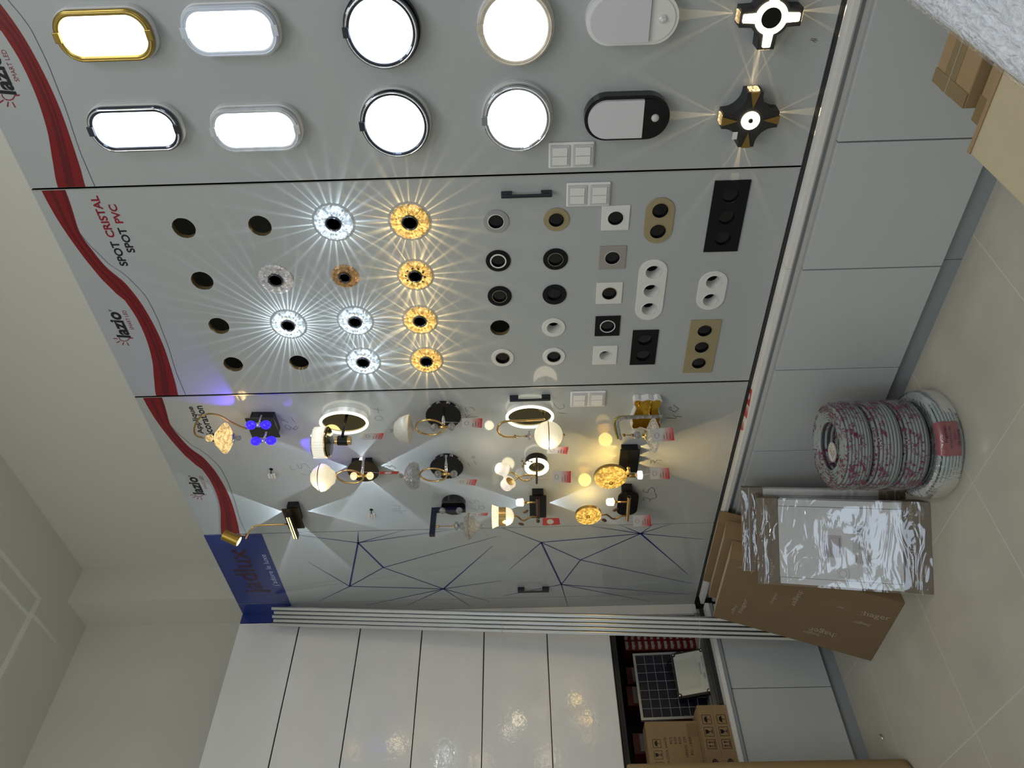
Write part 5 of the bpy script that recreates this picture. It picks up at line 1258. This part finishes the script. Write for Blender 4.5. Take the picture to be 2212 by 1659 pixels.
def coil(x,y,z,R,Ri,h,label,cm,kind,tilt=(0,0)):
    A_=Vector((1,0,tilt[0])); B_=Vector((0,1,tilt[1])); F_=Fr((x,y,z),A_,B_)
    t=thing('cable_coil',label,'cable coil',F_,'coils of grey cable stacked on the floor')
    rw=.0052; nr=max(3,int(h/(2*rw))); rw=h/nr/2; mb=MB(); nc=max(3,int((R-Ri)/(2*rw)))
    def tor(r,zz):
        mb.tube([(r*math.cos(2*PI*k/64),r*math.sin(2*PI*k/64),zz+.0012*math.sin(2*PI*k/64*2+r*90)) for k in range(64)],rw,8,True)
    for j in range(nr):
        ins=.006*(2*j/(nr-1)-1)**4*2
        tor(R-rw-ins,rw+2*rw*j); 
        if j%2==0 or j==nr-1: tor(Ri+rw,rw+2*rw*j)
    for i in range(1,nc): tor(R-rw-2*rw*i,h-rw)
    mb.build('cable_windings',cm,t,smooth=True)
    if kind:
        mb=MB(); seg=80; prof=[(Ri-.002,h*.35),(Ri-.003,h*.9),(Ri+.004,h+.001),((R+Ri)/2,h+.002),(R-.006,h+.0015),(R+.003,h*.88),(R+.004,h*.5)]+([(R+.004,h*.25)] if kind==2 else [])
        vs=[]
        for q_,(r,zz) in enumerate(prof):
            for k in range(seg):
                th=2*PI*k/seg; dr=.0018*math.sin(7*th+q_)+.0012*math.sin(19*th+q_*2); dz=(.010*math.sin(3*th+1)+.006*math.sin(8*th)) if q_==len(prof)-1 else .001*math.sin(11*th)
                vs.append(((r+dr)*math.cos(th),(r+dr)*math.sin(th),zz+dz))
        n=len(prof); mb._add(vs,[(i*seg+k,i*seg+(k+1)%seg,(i+1)*seg+(k+1)%seg,(i+1)*seg+k) for i in range(n-1) for k in range(seg)])
        mb.build('printed_film',printfilm(),t,smooth=True)
    return F_,t
FC,t0=coil(1.848,2.023,.001,.188,.10,.086,'pale grey cable coil with a pink label, at the bottom of the stack',M_cable2,0)
FC2,_=coil(1.853,2.028,.0925,.160,.09,.092,'grey cable coil in torn purple-printed film, second from the bottom',M_cable,2)
coil(1.846,2.020,.1895,.157,.09,.092,'grey cable coil in purple-printed film, second from the top',M_cable,1)
FC4,t4=coil(1.850,2.024,.2865,.155,.085,.094,'grey cable coil fully wrapped in purple-printed film, on top of the stack',M_cable,2)
MB().lathe([(.036,.085),(.036,.0865)],(-.02,.01,0),axis='c',seg=40).build('round_label',mat('label_cream',(.60,.58,.55),.5),t4)
MB().prism(circ(-.02,.01,.034,40),.0866,.0869,[circ(-.02,.01,.0328,40)]).build('label_ring',mat('label_navy',(.03,.03,.12),.5),t4)
for s_,y_ in (('INGELEC',.014),('A05 VV-F',.004),('3G 1.5',-.008)): text(s_,t4,-.043,y_+.002,.045,.006,mat('label_navy',(.03,.03,.12),.5),c=.0872)
# label band on the bottom coil: curved patch facing the camera
phi0=math.atan2(-2.023,-1.848)
mb=MB(); vs=[]; nn=20; prof=[(.140,.0895),(.170,.0895),(.184,.085),(.1905,.072),(.1910,.045),(.1905,.018)]
sp=lambda u: phi0-.22+u*.62
for q_,(r,zz) in enumerate(prof):
    for i in range(nn+1):
        th=sp(i/nn); vs.append((r*math.cos(th),r*math.sin(th),zz))
mb._add(vs,[(q_*(nn+1)+i,q_*(nn+1)+i+1,(q_+1)*(nn+1)+i+1,(q_+1)*(nn+1)+i) for q_ in range(len(prof)-1) for i in range(nn)])
mb.build('pink_label',mat('pink_label',(.30,.095,.11),.35),t0,smooth=True)
def curved_text(body,z,h,u0,u1):
    o=text(body,t0,0,0,1,1,mat('label_navy',(.03,.03,.12),.5),c=0,name='label_text')
    for v in o.data.vertices:
        th=sp(u0+(u1-u0)*v.co.x); v.co=Vector((.1922*math.cos(th),.1922*math.sin(th),z+h*v.co.y))
curved_text('Ingelec',.060,.013,.38,.85); curved_text('NF H05VV-F 3x1.5mm',.047,.008,.22,.85); curved_text('100 Metres',.020,.010,.28,.75); curved_text('K02313',.034,.007,.45,.7)
seg=60; mb=MB(); vs=[]; prof=[(.125,.090),(.165,.0905),(.187,.083),(.1935,.050),(.192,.012)]
for q_,(r,zz) in enumerate(prof):
    for k in range(seg):
        th=2*PI*k/seg; vs.append(((r+.0015*math.sin(9*th+q_))*math.cos(th),(r+.0015*math.sin(9*th+q_))*math.sin(th),zz))
mb._add(vs,[(i*seg+k,i*seg+(k+1)%seg,(i+1)*seg+(k+1)%seg,(i+1)*seg+k) for i in range(len(prof)-1) for k in range(seg)])
mb.build('clear_film',film('clear_film',.12,.03,22,.35),t0,smooth=True)

# ------------------------------------------------------------ kraft roll at the left edge
t=thing('kraft_paper_roll','upright roll of brown kraft paper at the bottom edge of the photo','paper roll',Vector((1.120,3.19,0)))
mb=MB(); seg=48; prof=[(.082,0),(.095,.012),(.096,.03),(.096,1.085),(.094,1.092),(.088,1.092),(.086,1.08),(.085,.95)]
mb.lathe([(.09,0)]+prof[1:-1],axis='b',seg=48) if False else None
vs=[(r*math.cos(2*PI*k/seg),r*math.sin(2*PI*k/seg),z) for r,z in prof for k in range(seg)]
mb._add(vs,[(i*seg+k,i*seg+(k+1)%seg,(i+1)*seg+(k+1)%seg,(i+1)*seg+k) for i in range(len(prof)-1) for k in range(seg)]); mb.build('paper',M_kraft,t,smooth=True)
mb=MB(); mb.lathe([(.03,0),(.03,1.07),(.026,1.07),(.026,.95)],(0,0,0),axis='c',seg=24); mb.build('core_tube',M_card,t)
# small metal sleeve on the floor
p_=FZ.p(1904,1592,.006); o=MB().tube([(p_[0]-.012,p_[1]-.006,.0045),(p_[0]+.012,p_[1]+.006,.0045)],.0042,12).build('metal_ferrule',M_chr,None,smooth=True); tag(o,'tiny silver ferrule lying on the tiled floor near the paper roll','ferrule')

# ------------------------------------------------------------ foreground cartons and wrapped pack
def fbox(name,label,x0,y0,x1,y1,z1,m_,grp=None):
    t=thing(name,label,'carton',Vector((x0,y0,0)),grp); w,d=x1-x0,y1-y0
    MB().box((0,0,.001),(w,d,z1),.003).build('box',m_,t); return t,w,d
t,w,d=fbox('packed_carton','taped brown carton in the foreground, farthest from the camera',1.4455,.05,1.588,.6235,.60,M_card,'foreground cartons on the floor')
MB().box((.058,-.0005,.6002),(.105,d+.0005,.6008)).build('brown_tape',mat('brown_tape',(.22,.155,.075),.15),t)
MB().box((0.0,d-.03,.6009),(w,d-.001,.6013)).build('end_tape',mat('brown_tape',(.22,.155,.075),.15),t)
MB().box((.080,0,.6010),(.0812,d,.6014)).build('tape_seam',M_wtape,t)
t2,w,d=fbox('packed_carton','narrow brown carton in the foreground between the pale and the taped one',1.3815,.05,1.4215,.636,.59,M_card,'foreground cartons on the floor')
MB().box((0.0,d-.05,.5902),(w,d-.001,.5907)).build('end_tape',mat('brown_tape',(.22,.155,.075),.15),t2)
t3,w,d=fbox('packed_carton','pale brown carton in the foreground under the wrapped pack',.86,.02,1.374,.677,.602,M_cardl,'foreground cartons on the floor')
MB().box((w-.012,0,.6022),(w-.001,d,.6045)).build('folded_edge',M_card,t3)
MB().box((w*.45,0.0,.6021),(w-.012,.50,.6026)).build('tape_strip',mat('brown_tape_2',(.32,.24,.13),.15),t3)
M_pack=film('pack_film',.3,.05,40,.4)
t=thing('wrapped_pack','bright bluish-white plastic-wrapped pack in the top right corner of the photo','pack',Vector((.72,-.35,.6055))); 
MB().box((.004,.004,0),(.796,.666,.340),.006).build('pack_content',mat('pack_white',(.88,.92,1.0),.45,noise=(45,.20)),t)
mb=MB(); nx,ny=60,50; vs=[]
for j in range(ny+1):
    for i in range(nx+1):
        u,v=i/nx,j/ny; zz=.3415+.0022*abs(math.sin(31*v+3*math.sin(5*u)))+.0018*random.random()
        vs.append((.80*u,.670*v-(0 if 0<v<1 else .0),zz if 0<u<1 and 0<v<1 else .336))
mb._add(vs,[(j*(nx+1)+i,j*(nx+1)+i+1,(j+1)*(nx+1)+i+1,(j+1)*(nx+1)+i) for j in range(ny) for i in range(nx)])
mb.build('pack_film',M_pack,t,smooth=True)
